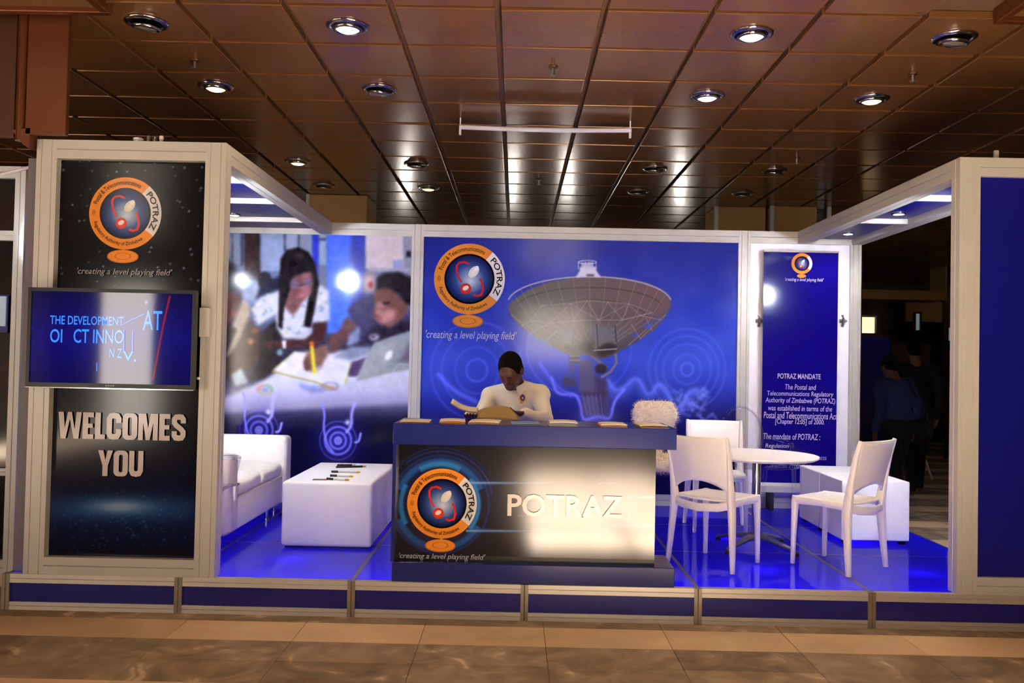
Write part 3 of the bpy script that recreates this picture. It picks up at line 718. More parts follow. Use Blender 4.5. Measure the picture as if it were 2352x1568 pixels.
# background figure, left woman
c.ell(*c3p(325, 415), 16, 20, (16, 16, 28)); c.poly(c3((270, 520), (300, 440), (380, 400), (430, 380), (430, 520)), (18, 20, 44), 3)
c.poly(c3((60, 300), (100, 280), (150, 330), (185, 420), (190, 560), (160, 640), (120, 690), (60, 900)), (26, 20, 34), 4)
c.poly(c3((60, 500), (150, 480), (188, 520), (190, 590), (165, 630), (120, 660), (60, 680)), (70, 36, 34), 5); c.ell(*c3p(150, 610), 7, 4, (110, 50, 52), soft=3)
c.poly(c3((150, 640), (200, 520), (240, 560), (230, 660), (150, 850), (80, 860)), (142, 126, 112), 3)
c.poly(c3((60, 700), (110, 660), (160, 700), (90, 870), (60, 980)), (30, 18, 20), 3)
c.poly(c3((90, 880), (160, 800), (230, 640), (290, 690), (330, 800), (290, 900), (160, 960), (60, 980)), (46, 26, 24), 4)
c.poly(c3((300, 720), (390, 640), (430, 720), (420, 900), (320, 990), (240, 990), (290, 880)), (22, 18, 26), 3)
c.ell(*c3p(240, 770), 9, 8, (130, 84, 70), soft=3); c.ell(*c3p(265, 705), 10, 5, (120, 70, 60), soft=3)
c.poly(c3((130, 960), (190, 920), (230, 1010), (150, 1030)), (148, 162, 168), 3)
# centre woman
BL = c3((250, 580), (300, 510), (410, 470), (430, 480), (650, 440), (695, 480), (702, 650), (600, 665), (600, 720), (560, 760), (430, 750), (395, 690), (390, 610), (280, 680)); c.poly(BL, (168, 174, 192), 2.5)
for k in range(110):
    x = random.uniform(260, 695); y = random.uniform(480, 740)
    if not c.inside([(a_, b_) for a_, b_ in BL])[np.unravel_index(np.argmin((c.U-c3p(x, y)[0])**2+(c.V-c3p(x, y)[1])**2), c.U.shape)] or (390 < x < 480 and y < 680): continue
    c.ell(*c3p(x, y), random.uniform(2, 5), random.uniform(2, 4), random.choice([(96, 126, 150), (206, 206, 214), (90, 108, 168), (190, 176, 150)]), soft=1.2, a=.75)
c.poly(c3((430, 560), (490, 620), (560, 520), (600, 430), (520, 420), (420, 470)), (100, 66, 70), 3)
c.poly(c3((415, 290), (450, 240), (520, 220), (580, 250), (620, 320), (640, 440), (615, 580), (590, 690), (550, 680), (570, 560), (585, 480), (540, 380), (470, 470), (440, 560), (425, 700), (400, 680), (408, 440)), (18, 14, 22), 2)
c.ell(*c3p(538, 430), 26, 37, (104, 66, 72), rot=.12, soft=3); c.ell(*c3p(560, 380), 12, 10, (140, 98, 104), soft=5); c.ell(*c3p(570, 470), 9, 14, (136, 92, 100), soft=5)
c.poly(c3((420, 400), (470, 300), (560, 320), (600, 360), (540, 375), (480, 400), (450, 480), (420, 520)), (18, 14, 22), 2.5)
c.line(c3((470, 430), (520, 445), (545, 440), (610, 415)), 2.2, (30, 26, 50)); c.ell(*c3p(497, 437), 10, 8, (96, 100, 150), soft=3, a=.6); c.ell(*c3p(575, 425), 10, 8, (96, 100, 150), soft=3, a=.6)
c.ell(*c3p(545, 500), 8, 4, (168, 100, 112), soft=2.5); c.ell(*c3p(542, 462), 5, 5, (130, 88, 92), soft=3)
c.ell(*c3p(530, 272), 9, 5, (92, 60, 44), soft=5, a=.7)
c.poly(c3((600, 665), (690, 655), (672, 740), (640, 800), (440, 810), (330, 800), (330, 770), (430, 765), (560, 760), (610, 720)), (58, 32, 34), 3)
c.ell(*c3p(350, 790), 14, 10, (48, 28, 28), soft=3); c.rect(*c3p(427, 765), *c3p(447, 810), (190, 190, 200), 2); c.ell(*c3p(412, 832), 7, 8, (90, 120, 130), soft=2)
# right boy
c.poly(c3((800, 590), (860, 530), (950, 490), (1000, 520), (1190, 640), (1190, 800), (930, 800), (880, 690), (850, 660)), (60, 58, 92), 3)
c.poly(c3((950, 680), (1190, 640), (1190, 760), (960, 800), (900, 760)), (34, 28, 46), 4)
c.poly(c3((800, 620), (862, 670), (800, 760), (740, 830), (690, 840), (690, 760), (760, 700)), (96, 66, 68), 3)
c.poly(c3((958, 470), (1010, 440), (1080, 470), (1140, 540), (1150, 600), (1100, 660), (1050, 690), (985, 660), (955, 620), (965, 570)), (104, 70, 66), 3)
c.ell(*c3p(1035, 620), 22, 14, (168, 122, 122), rot=-.5, soft=5); c.ell(*c3p(1000, 560), 12, 9, (156, 112, 112), soft=4); c.ell(*c3p(985, 600), 8, 6, (160, 116, 114), soft=3); c.ell(*c3p(985, 635), 10, 4, (140, 84, 88), soft=2)
c.ell(*c3p(1030, 545), 9, 4, (40, 26, 30), soft=2); c.ell(*c3p(1135, 570), 8, 13, (110, 72, 66), soft=2)
c.poly(c3((970, 470), (975, 400), (1020, 370), (1100, 365), (1190, 400), (1190, 560), (1140, 550), (1100, 490), (1020, 455)), (26, 22, 30), 2.5)
c.ell(*c3p(960, 745), 12, 7, (168, 160, 176), soft=2.5); c.ell(*c3p(955, 742), 6, 3, (50, 44, 66), soft=1.5)
c.poly(c3((870, 680), (880, 700), (870, 770), (800, 800), (810, 740)), (120, 130, 170), 3)
# notebook, pencil, hand
c.poly(c3((372, 940), (500, 826), (600, 840), (700, 862), (826, 886), (788, 1022), (640, 1010), (480, 965)), (198, 200, 218), 2)
c.line(c3((375, 932), (498, 828)), 2, (180, 180, 80)); c.line(c3((368, 942), (470, 970), (620, 1005), (745, 1048), (640, 1025)), 3, (150, 140, 60)); c.line(c3((826, 888), (792, 1018)), 3, (180, 176, 80))
c.poly(c3((548, 880), (570, 830), (640, 800), (700, 780), (690, 850), (650, 920), (590, 945), (555, 930)), (112, 82, 76), 3); c.ell(*c3p(570, 900), 7, 16, (90, 62, 58), soft=2); c.poly(c3((600, 930), (660, 900), (640, 940)), (140, 140, 170), 3)
c.poly(c3((586, 775), (604, 770), (624, 955), (603, 960)), (206, 196, 40), 1.2); c.poly(c3((586, 775), (604, 770), (606, 795), (588, 798)), (196, 60, 44), 1.2)
c.line(c3((682, 770), (700, 800), (712, 815)), 4, (70, 70, 96))
# laptops
c.poly(c3((720, 860), (830, 800), (940, 800), (915, 850), (830, 880)), (120, 132, 160), 3)
c.poly(c3((806, 970), (832, 890), (915, 858), (880, 960), (850, 975)), (60, 44, 84), 2)
for k in range(5): c.line(c3((815+k*3, 960-k*18), (875+k*7, 945-k*18)), 1.2, (120, 104, 146))
c.poly(c3((850, 1000), (940, 810), (960, 775), (1170, 705), (1175, 930), (990, 965)), (132, 142, 148), 2); c.poly(c3((860, 990), (950, 810), (1100, 760), (1000, 960)), (146, 154, 158), 8)
c.ell(*c3p(1045, 850), 7, 13, (214, 222, 226), rot=.5, soft=1.5); c.poly(c3((1100, 890), (1175, 760), (1180, 900)), (96, 90, 110), 4)
c.line(c3((1060, 960), (1100, 900), (1175, 905)), 2, (170, 170, 190)); c.line(c3((1050, 985), (1120, 945), (1175, 950)), 2, (170, 172, 196))
# table-top print: round coloured mark, sketches
for a0, a1, col in ((90, 210, (196, 120, 104)), (210, 330, (176, 178, 96)), (330, 450, (110, 160, 110))):
    P = [(325+52*math.cos(math.radians(a)), 1050-34*math.sin(math.radians(a))) for a in np.linspace(a0, a1, 12)]
    c.poly(c3(*P, *[(325+26*math.cos(math.radians(a)), 1050-17*math.sin(math.radians(a))) for a in np.linspace(a1, a0, 12)]), col, 2, .8)
c.ell(*c3p(325, 1050), 8, 5, (110, 136, 196), soft=1.5)
c.poly(c3((510, 1010), (560, 1020), (640, 1030), (680, 1060), (600, 1070), (540, 1050)), (96, 116, 190), 3, .8); c.poly(c3((650, 1030), (740, 1030), (745, 1050), (690, 1050)), (180, 130, 100), 3, .7)
c.ringw(*c3p(705, 1030), 18, 9, 1.5, (110, 120, 150), .7); c.line(c3((850, 1020), (900, 1110), (740, 1110), (760, 1050)), 1.5, (150, 156, 186), .7)
c.C += c.noise(16, 5, 11)[..., None]+c.noise(14, 13, 12)[..., None]
for k in range(3): c.C[..., k] = c.blur(c.C[..., k], 1.6)
# fade to navy, glowing spirals
m = np.clip((c.V-895)/(985-895), 0, 1)**1.4; c.mix(m, (10, 9, 34))
c.mix(.55*np.exp(-((c.V-920)/32)**2), (150, 146, 196))
for (x, y, s_, a) in ((290, 1285, 1.05, .8), (750, 1345, 1.0, 1.0)):
    u0, v0 = c3p(x, y); c.glow(u0, v0, 48*s_, 50*s_, (40, 30, 190), .55*a)
    for r, w, aa in ((7, 3, .9), (18, 3.2, .8), (30, 3, .8), (42, 2, .35)): c.ringw(u0, v0, r*s_, r*s_*1.05, w, (120, 120, 240), aa*a)
    c.ell(u0, v0, 4, 5, (200, 200, 255), soft=3, a=.9)
    c.wisp([(u0-36, v0-85), (u0-30, v0-60), (u0-34, v0-30), (u0-26, v0+8), (u0-12, v0+26)], 3, (130, 130, 245), .8)
    c.wisp([(u0+38, v0-85), (u0+30, v0-60), (u0+32, v0-36), (u0+20, v0-20)], 4, (160, 160, 250), .8)
    c.wisp([(u0+52, v0-16), (u0+48, v0+2), (u0+40, v0+4)], 3, (170, 170, 255), .8)
    c.glow(u0+22, v0-42, 6, 6, (220, 220, 255), .8)
o = c.build('student_poster', 'print', t, 1.25); o['label'] = 'poster of students writing around a table with a laptop'
# --- poster: satellite dish
def c4(*P): return [(940+x/2.94, 500+y/2.94) for x, y in P]
def c4p(x, y): return 940+x/2.94, 500+y/2.94
c = Canvas(2.055, 4.945, PZ+.1, TZ-.112, WY+.018, .006)
c.grad([(540, (34, 42, 128)), (640, (40, 50, 152)), (740, (42, 58, 172)), (830, (46, 64, 188)), (890, (40, 50, 166)), (950, (26, 28, 104)), (1010, (14, 14, 60)), (1170, (10, 10, 44))])
c.glow(1560, 820, 200, 90, (60, 86, 208), .5); c.glow(1040, 860, 90, 80, (70, 90, 196), .45)
c.C += c.noise(14, 26, 3)[..., None]
for cu, cv, rr in ((1095, 850, (24, 50, 80, 105)), (1578, 848, (14, 32, 55, 72, 88))):
    for k, r in enumerate(rr): c.ringw(cu, cv, r, r*1.06, 3, (92, 110, 230), .3 if k else .5)
c.ringw(1330, 800, 120, 110, 2.5, (80, 96, 240), .35)
P = c4((1340, 1100), (1390, 1170), (1450, 1150), (1520, 1080), (1560, 1100), (1600, 1190), (1640, 1190), (1680, 1110), (1740, 1160), (1790, 1290), (1850, 1260), (1880, 1180), (1940, 1160))
c.wisp(P, 6, (110, 128, 240), .6); c.wisp([(a, b+10) for a, b in P], 14, (90, 110, 240), .4)
for k in range(26):
    u0 = random.uniform(1540, 1640); v0 = random.uniform(890, 960); c.wisp([(u0, v0), (u0+random.uniform(-10, 10), v0+random.uniform(-12, 12)), (u0+random.uniform(-16, 16), v0+random.uniform(4, 20))], 4, (120, 134, 240), .35)
c.wisp(c4((960, 1080), (1000, 1200), (1120, 1180), (1160, 1260), (1170, 1380), (1280, 1330), (1360, 1370), (1380, 1240), (1450, 1160)), 4, (120, 124, 250), .8)
c.wisp(c4((880, 980), (950, 1080), (1010, 1150), (1090, 1200)), 5, (90, 100, 240), .6); c.wisp(c4((200, 1060), (300, 1170), (450, 1240)), 6, (110, 120, 250), .6)
c.glow(*c4p(1260, 1350), 36, 22, (110, 110, 240), .6)
# pedestal
c.poly(c4((1150, 960), (1240, 960), (1260, 1080), (1330, 1100), (1345, 1250), (1330, 1330), (1180, 1330), (1160, 1200), (1140, 1140)), (76, 72, 112), 3)
c.poly(c4((1250, 1060), (1330, 1090), (1340, 1330), (1280, 1330)), (58, 52, 92), 4); c.poly(c4((1160, 1180), (1340, 1180), (1330, 1200), (1165, 1200)), (52, 46, 70), 3)
for k in range(5): c.line(c4((1170+k*30, 1190), (1200+k*26, 1330)), 1.5, (120, 112, 196), .5)
c.poly(c4((1035, 1075), (1110, 1080), (1140, 1140), (1040, 1140)), (60, 54, 88), 2.5)
for a, b in (((1050, 1080), (1110, 960)), ((1110, 1080), (1080, 980)), ((1130, 1120), (1100, 990)), ((1075, 1080), (1130, 1000))): c.line(c4(a, b), 2, (70, 66, 90))
c.poly(c4((1085, 900), (1150, 900), (1150, 985), (1085, 985)), (52, 52, 74), 3)
for k in range(3): c.line(c4((1085, 905+k*28), (1150, 905+k*28)), 2, (120, 116, 140), .8)
c.line(c4((1230, 930), (1330, 1010)), 7, (96, 94, 116)); c.line(c4((1392, 900), (1400, 980), (1360, 1040), (1300, 1075)), 6, (104, 100, 128)); c.ell(*c4p(1295, 1020), 14, 12, (36, 32, 50), soft=2)
# dish bowl
bowl = [(668, 600), (700, 560), (800, 490), (930, 440), (1100, 408), (1280, 398), (1450, 408), (1600, 440), (1710, 490), (1768, 545), (1765, 600), (1730, 660), (1660, 750), (1560, 820), (1450, 880), (1360, 930), (1300, 950), (1220, 925), (1060, 915), (960, 860), (830, 790), (740, 720), (690, 660)]
c.poly(c4(*bowl), (92, 84, 84), 2)
mk = c.blur(c.inside(c4(*bowl)).astype(float), 1.5)
gl = np.clip((c.U-1165)/380, 0, 1); tint = np.stack([82+14*gl, 86-12*gl, 78+6*gl], -1); c.C += (tint-c.C)*(mk*.7)[..., None]
c.mix(mk*np.clip((c.V-700)/110, 0, 1)*.45, (50, 44, 50)); c.mix(mk*np.exp(-((c.U-1400)/50)**2-((c.V-765)/25)**2)*.5, (104, 108, 120))
def arc(cx_, cy_, rx, ry, a0, a1, n=24): return c4(*[(cx_+rx*math.cos(math.radians(a)), cy_-ry*math.sin(math.radians(a))) for a in np.linspace(a0, a1, n)])
c.line(arc(1218, 575, 552, 178, 8, 172), 3.2, (150, 146, 168)); c.line(arc(1218, 620, 500, 150, 15, 165), 1.8, (54, 48, 50), .8); c.line(arc(1218, 720, 420, 170, 20, 160), 1.5, (60, 54, 56), .7)
for k in range(13):
    a = math.radians(20+k*11.7); x1 = 1218+545*math.cos(a); y1 = 575-172*math.sin(a); x0 = 1230+170*math.cos(a); y0 = 860-60*math.sin(a)
    c.line(c4((x0, y0), ((x0+x1)/2+(x1-1218)*.1, (y0+y1)/2+30), (x1, y1)), 1.3, (140, 128, 130), .55)
nodes = [(820, 690), (950, 710), (1110, 695), (1280, 690), (1440, 690), (1560, 660), (1640, 640), (1090, 580), (1480, 580), (1200, 560), (1340, 570), (900, 590)]
for i_, a in enumerate(nodes):
    for b in nodes[i_+1:]:
        if math.hypot(a[0]-b[0], a[1]-b[1]) < 235: c.line(c4(a, b), 1.7, (142, 130, 134), .6)
for a in nodes[:7]:
    for b in ((1110, 860), (1260, 880), (1390, 850)):
        if abs(a[0]-b[0]) < 330: c.line(c4(a, b), 1.4, (120, 112, 116), .5)
for a, b in (((690, 650), (830, 790)), ((740, 690), (960, 860)), ((760, 730), (820, 690)), ((820, 780), (950, 710)), ((920, 835), (1000, 760)), ((1730, 655), (1560, 815)), ((1700, 690), (1560, 660)), ((1640, 760), (1600, 680)), ((1560, 815), (1500, 720)), ((1480, 860), (1640, 720))): c.line(c4(a, b), 1.8, (150, 142, 150), .6)
for P in (((1570, 730), (1660, 690), (1620, 760)), ((1490, 800), (1560, 760), (1530, 810)), ((1650, 700), (1700, 660), (1680, 705)), ((800, 745), (840, 770), (860, 800)), ((880, 800), (960, 850), (900, 830))): c.poly(c4(*P), (58, 76, 190), 1.2, .7)
for P, col in ((((1040, 860), (1130, 870), (1120, 915), (1060, 905)), (30, 26, 30)), (((1140, 870), (1180, 835), (1240, 850), (1230, 900), (1150, 900)), (34, 32, 40)), (((1250, 900), (1320, 835), (1400, 860), (1390, 905), (1300, 945)), (40, 34, 36)), (((1010, 760), (1120, 740), (1110, 860), (1030, 850)), (84, 90, 98)), (((1240, 740), (1380, 740), (1380, 830), (1260, 870)), (92, 96, 106))): c.poly(c4(*P), col, 2.5, .85)
c.line(c4((1250, 895), (1400, 885)), 3, (130, 124, 132)); c.line(c4((1110, 740), (1105, 880)), 2, (50, 44, 48)); c.line(c4((1265, 720), (1275, 880)), 2, (50, 44, 48)); c.line(c4((1390, 730), (1400, 840)), 2, (50, 44, 48))
# feed on top
c.poly(c4((1125, 400), (1150, 360), (1150, 330), (1262, 330), (1265, 360), (1295, 400)), (190, 192, 216), 1.5); c.poly(c4((1195, 382), (1245, 380), (1250, 394), (1200, 395)), (60, 58, 60), 1)
for k in range(6): c.line(c4((1142+k*24, 300), (1142+k*24, 345)), 1.4, (170, 174, 214), .9)
c.line(arc(1203, 300, 60, 12, 0, 360), 1.6, (176, 180, 220)); c.rect(*c4p(1165, 300), *c4p(1240, 345), (176, 178, 206), 2, .8); c.line(c4((1215, 240), (1215, 290)), 1, (120, 130, 190), .5)
o = c.build('dish_poster', 'print', t, 1.2); o['label'] = 'blue poster of a large satellite dish'
def px(u, v, y): p = at_y(u, v, y); return p.x, p.z
pr = Print(WY+.0175)
x, z = px(1078, 640, WY); R = .81/2*.81; R = (at_y(1160, 640, WY).x-at_y(997, 640, WY).x)/2
logo(pr, x, z, R); pr.cut('logo', 'print', t)
x0, z0 = px(975, 776, WY); x1, z1 = px(1187, 757, WY); pr.text("'creating a level playing field'", x0+.01, x1, z0-.02, z0+.075, (176, 178, 206))
pr.build('tagline', 'print', t)
# --- roll-up banner on the white bay
yb = WY-.06
t = thing('roll_up_banner', 'tall navy roll-up banner with round logo and white mandate text', 'banner', (5.5, yb, PZ+.13))
xa, za = px(1755, 578, yb); xb, _ = px(1926, 580, yb); _, zb = px(1840, 1110, yb)
MB().box(xa, xb, yb+.002, yb+.006, zb, za).build('sheet', mat('banner_navy', (18, 8, 112), .1, spec=.22), t)
MB().box(xa-.005, xb+.005, yb-.008, yb+.012, za, za+.018).build('top_rail', 'alu', t, bevel=.003)
MB().prism([(zb-.07, yb-.05), (zb-.075, yb+.055), (zb-.01, yb+.055), (zb+.005, yb+.02), (zb+.004, yb-.03), (zb-.02, yb-.05)][::-1], 0, xa-.02, xb+.02) if False else None
b = MB(); b.prism([(yb-.045, zb-.08), (yb+.055, zb-.08), (yb+.055, zb-.015), (yb+.02, zb+.003), (yb-.025, zb+.003), (yb-.045, zb-.02)], 0, xa-.02, xb+.02)
b.build('cassette', 'alu', t, bevel=.004); b = MB()
for q in (xa+.08, xb-.08): MB().box(q-.02, q+.02, yb-.07, yb+.055, PZ, zb-.08).build('foot', 'dark', t, bevel=.004)
pr = Print(yb+.0018, .0002)
x, z = px(1842, 605, yb); R = (at_y(1866, 600, yb).x-at_y(1818, 600, yb).x)/2; logo(pr, x, z, R, True); pr.cut('logo', 'print', t)
for s, u0, u1, v0, v1 in (("'creating a level playing field'", 1803, 1892, 647, 637), ('POTRAZ MANDATE', 1786, 1885, 869, 857), ('The Postal and', 1803, 1874, 894, 882), ('Telecommunications Regulatory', 1762, 1914, 911, 897),
                          ('Authority of Zimbabwe (POTRAZ)', 1758, 1918, 927, 912), ('was established in terms of the', 1764, 1911, 942, 930), ('Postal and Telecommunications Act', 1754, 1922, 960, 945),
                          ('[Chapter 12:05] of 2000.', 1780, 1893, 976, 961), ('The mandate of POTRAZ :', 1753, 1884, 1008, 994), ('Regulation', 1758, 1811, 1030, 1018), ('access', 1868, 1898, 1056, 1048), ('Consumer Protection', 1760, 1862, 1073, 1061)):
    x0, z0 = px(u0, v0, yb); x1, _ = px(u1, v0, yb); _, z1 = px(u0, v1, yb); pr.text(s, x0, x1, z0, z1, (206, 200, 226)); pr.cut('text_line', 'print', t)
# dark metal clamps either side of the banner
for u, lab in ((1744, 'small dark metal clamp on the white panel, on the satellite poster side of the banner'), (1937, 'small dark metal clamp on the white panel, on the open side of the banner')):
    p = at_y(u, 737, WY-.01); t = thing('wall_clamp', lab, 'clamp', (p.x, WY+.02, p.z), 0, 'clamps beside the roll-up banner')
    MB().box(-.028, .028, -.012, 0, -.018, .018).build('plate', 'cast', t, False, bevel=.003)
    MB().tube([(0, -.01, -.05), (0, -.03, -.02), (0, -.034, .02), (0, -.01, .05)], .012, 8).build('jaw', 'cast', t, False)
    MB().tube([(-.034, -.026, 0), (.034, -.026, 0)], .009, 8).build('pin', 'cast', t, False)

# ---------------------------------------------------------------- display tower
t = thing('display_tower', 'tall aluminium framed tower with black starry welcome poster and round logo', 'tower', (.65, .05, PZ)); TW = t
for x in (.095, .155, 1.085, 1.145):
    MB().profile(2, x, x+.06, 0, .1, PZ, TZ, .0025).build('post', 'alu', t)
MB().profile(0, 0, .1, TZ-.11, TZ, .215, 1.085).build('top_rail', 'alu', t)
MB().profile(0, 0, .1, PZ, PZ+.1, .215, 1.085).build('bottom_rail', 'alu', t)
MB().box(.215, 1.085, .055, .075, PZ+.1, TZ-.11).build('panel', 'black', t)
c = Canvas(.215, 1.085, PZ+.1, TZ-.11, .05, .005)
c.grad([(360, (6, 7, 12)), (520, (9, 10, 16)), (700, (10, 10, 16)), (1000, (8, 8, 20)), (1120, (10, 16, 44)), (1180, (16, 34, 80)), (1220, (10, 22, 54)), (1290, (8, 10, 30))])
rg = random.Random(4)
for k in range(64):
    u = rg.uniform(125, 465); v = 362+(rg.random()**1.6)*300
    c.glow(u, v, 2.4, 2.4, (150, 172, 214), rg.uniform(.4, .95))
c.mix(.75*np.exp(-((c.U-272)/150)**2-((c.V-1165)/26)**2), (44, 96, 150)); c.mix(.8*np.exp(-((c.U-275)/60)**2-((c.V-1163)/14)**2), (140, 160, 186))
for k in range(150):
    u = rg.gauss(275, 95); v = rg.gauss(1205, 38); c.glow(u, v, 2.2, 2.2, (60, 120, 180), rg.uniform(.15, .5))
for k in range(70): c.glow(rg.uniform(110, 450), rg.uniform(930, 1270), 1.8, 1.8, (70, 110, 170), rg.uniform(.1, .3))
c.build('starry_poster', 'print', t)
pr = Print(.0495)
x, z = px(288, 490, .05); R = (at_y(371, 490, .05).x-at_y(205, 490, .05).x)/2; logo(pr, x, z, R); pr.cut('logo', 'print', t)
x0, z0 = px(179, 632, .05); x1, z1 = px(398, 613, .05); pr.text("'creating a level playing field'", x0, x1, z0-.003, z0+.045, (150, 146, 150)); pr.cut('tagline', 'print', t)
# heavy condensed capitals
def rr(w, h, r, n=5, x=0, z=0):
    P = []
    for cx_, cz_, a0 in ((w-r, h-r, 0), (r, h-r, 90), (r, r, 180), (w-r, r, 270)):
        P += [(x+cx_+r*math.cos(math.radians(a0+90*i/n)), z+cz_+r*math.sin(math.radians(a0+90*i/n))) for i in range(n+1)]
    return P
def heavy(ch):
    """list of polygons/strips in a unit-high box -> (width, [(verts, faces)])"""
    def pl(*P): return (list(P), [tuple(range(len(P)))])
    def hollow(w, skip=None, top=False):
        A = rr(w, 1, .2); B = rr(w-.44, .68, .07, x=.22, z=.16); n = len(A); Fc = []
        for i in range(n):
            j = (i+1) % n; m = ((A[i][0]+A[j][0])/2, (A[i][1]+A[j][1])/2)
            Fc.append((i, j, n+j, n+i))
        return A, B, Fc
    if ch == 'O': A, B, Fc = hollow(.6); return .6, [(A+B, Fc)]
    if ch == 'C':
        A = rr(.6, 1, .2); return .6, [(lambda S: S)(strk([(.49, .62), (.49, .78), (.43, .88), (.3, .9), (.17, .88), (.11, .78), (.11, .22), (.17, .12), (.3, .1), (.43, .12), (.49, .22), (.49, .4)], .215))]
    if ch == 'S': return .58, [strk([(.47, .66), (.47, .8), (.41, .885), (.29, .9), (.17, .885), (.11, .8), (.11, .68), (.18, .58), (.38, .44), (.47, .34), (.47, .2), (.41, .115), (.29, .1), (.17, .115), (.11, .2), (.11, .36)], .205)]
    if ch == 'U': return .6, [strk([(.11, 1), (.11, .24), (.17, .13), (.3, .1), (.43, .13), (.49, .24), (.49, 1)], .215)]
    if ch == 'E': return .46, [pl((0, 0), (.22, 0), (.22, 1), (0, 1)), pl((.22, 0), (.44, 0), (.44, .18), (.22, .18)), pl((.22, .42), (.41, .42), (.41, .58), (.22, .58)), pl((.22, .82), (.44, .82), (.44, 1), (.22, 1))]
    if ch == 'L': return .42, [pl((0, 0), (.22, 0), (.22, 1), (0, 1)), pl((.22, 0), (.41, 0), (.41, .18), (.22, .18))]
    if ch == 'W': return .95, [pl((0, 1), (.11, 0), (.31, 0), (.21, 1)), pl((.2, 0), (.31, 0), (.52, 1), (.38, 1)), pl((.38, 1), (.52, 1), (.64, 0), (.62, 0)) if False else pl((.4, 1), (.54, 1), (.74, 0), (.64, 0)), pl((.64, 0), (.83, 0), (.94, 1), (.73, 1))]
    if ch == 'M': return .8, [pl((0, 0), (.19, 0), (.19, 1), (0, 1)), pl((.6, 0), (.79, 0), (.79, 1), (.6, 1)), pl((.12, 1), (.3, 1), (.47, 0), (.32, 0)), pl((.49, 1), (.67, 1), (.47, 0), (.32, 0))]
    if ch == 'Y': return .62, [pl((.2, 0), (.42, 0), (.42, .45), (.2, .45)), pl((0, 1), (.2, .4), (.36, .4), (.22, 1)), pl((.4, 1), (.26, .4), (.42, .4), (.62, 1))]
def strk(P, w):
    P = [Vector(p) for p in P]; V = []; n = len(P)
    for i, p in enumerate(P):
        t0 = (p-P[i-1]).normalized() if i > 0 else (P[1]-p).normalized(); t1 = (P[i+1]-p).normalized() if i < n-1 else t0
        tt = (t0+t1).normalized(); nn = Vector((-tt.y, tt.x)); k = w/2/max(.6, nn.dot(Vector((-t0.y, t0.x)))); V += [tuple(p+nn*k), tuple(p-nn*k)]
    return V, [(2*i, 2*i+1, 2*i+3, 2*i+2) for i in range(n-1)]
def heavytext(pr, s, x0, x1, z0, z1, col):
    parts = []; X = 0
    for ch in s:
        w, L = heavy(ch); parts.append((X, L)); X += w+.045
    X -= .045
    for ox, L in parts:
        for V, Fc in L: pr.add([(x0+(ox+a)/X*(x1-x0), z0+b*(z1-z0)) for a, b in V], Fc, col); pr.k += .02
    pr.layer()
x0, z0 = px(135, 1006, .05); x1, _ = px(428, 1006, .05); _, z1 = px(280, 948, .05); _, z0 = px(280, 1009, .05); heavytext(pr, 'WELCOMES', x0, x1, z0, z1, (196, 190, 190)); pr.cut('welcome_word', 'print', t)
x0, _ = px(227, 1060, .05); x1, _ = px(331, 1060, .05); _, z1 = px(280, 1034, .05); _, z0 = px(280, 1093, .05); heavytext(pr, 'YOU', x0, x1, z0, z1, (196, 190, 190)); pr.cut('welcome_word', 'print', t)
# ---------------------------------------------------------------- television
yt = -.1
xa, za = px(66, 664, yt); xb, zb = px(449, 892, yt); xb = (xb+at_y(446, 700, yt).x)/2; za = px(250, 663, yt)[1]; zb = px(250, 893, yt)[1]
t = thing('television', 'flat black television showing glowing blue lettering, hung on the display tower', 'television', ((xa+xb)/2, -.07, zb))
fr = MB(); bz = .02
for q in ((xa, xb, za-bz, za), (xa, xb, zb, zb+.03), (xa, xa+bz, zb+.03, za-bz), (xb-bz, xb, zb+.03, za-bz)): fr.box(q[0], q[1], yt-.004, yt+.03, q[2], q[3])
fr.build('bezel', 'black', t); MB().box(xa+.005, xb-.005, yt+.012, yt+.055, zb+.005, za-.005).build('back_cover', 'black', t, bevel=.006)
MB().box(xa, xb, yt-.006, yt+.0, zb, zb+.005).build('chrome_edge', 'chrome', t)
c = Canvas(xa+bz, xb-bz, zb+.03, za-bz, yt+.004, .004)
c.grad([(670, (8, 6, 50)), (780, (8, 6, 84)), (880, (5, 4, 66))]); c.glow(250, 760, 150, 70, (14, 10, 120), .5)
c.wisp([(390, 680), (372, 760), (352, 870)], 2.2, (150, 24, 30), .8); c.wisp([(358, 678), (340, 740)], 3, (90, 60, 140), .5)
for k in range(50): c.glow(rg.uniform(72, 440), rg.uniform(672, 875), 1.6, 1.6, (30, 40, 210), rg.uniform(.2, .7))
c.glow(336, 694, 4, 5, (160, 160, 220), .7)
c.build('screen', 'screen', t)
pr = Print(yt+.0035, .0002); SB = (46, 124, 250)
for s, u0, u1, v0, v1 in (('THE DEVELOPMENT', 114, 283, 744, 724), ('AT', 327, 371, 757, 713), ('OI', 114, 142, 786, 755), ('CT INNO', 168, 283, 787, 755), ('N Z', 251, 280, 821, 800), ('V,', 282, 312, 832, 806)):
    x0, z0 = px(u0, v0, yt); x1, _ = px(u1, v0, yt); _, z1 = px(u0, v1, yt); pr.text(s, x0, x1, z0, z1, SB); pr.cut('screen_text', 'screen', t)
for P in (((277, 747), (332, 720)), ((305, 757), (304, 806)), ((222, 833), (222, 852)), ((285, 757), (284, 810))): pr.stroke([px(a, b, yt) for a, b in P], .006, (60, 100, 240)); pr.cut('screen_stroke', 'screen', t)
pr = Print(yt-.0045, .0002)
for k in range(4): a, b = px(243+k*5.5, 887, yt); pr.poly([(a, b), (a+.008, b), (a+.008, b+.007), (a, b+.007)], (120, 120, 124))
pr.build('brand_mark', 'print', t)
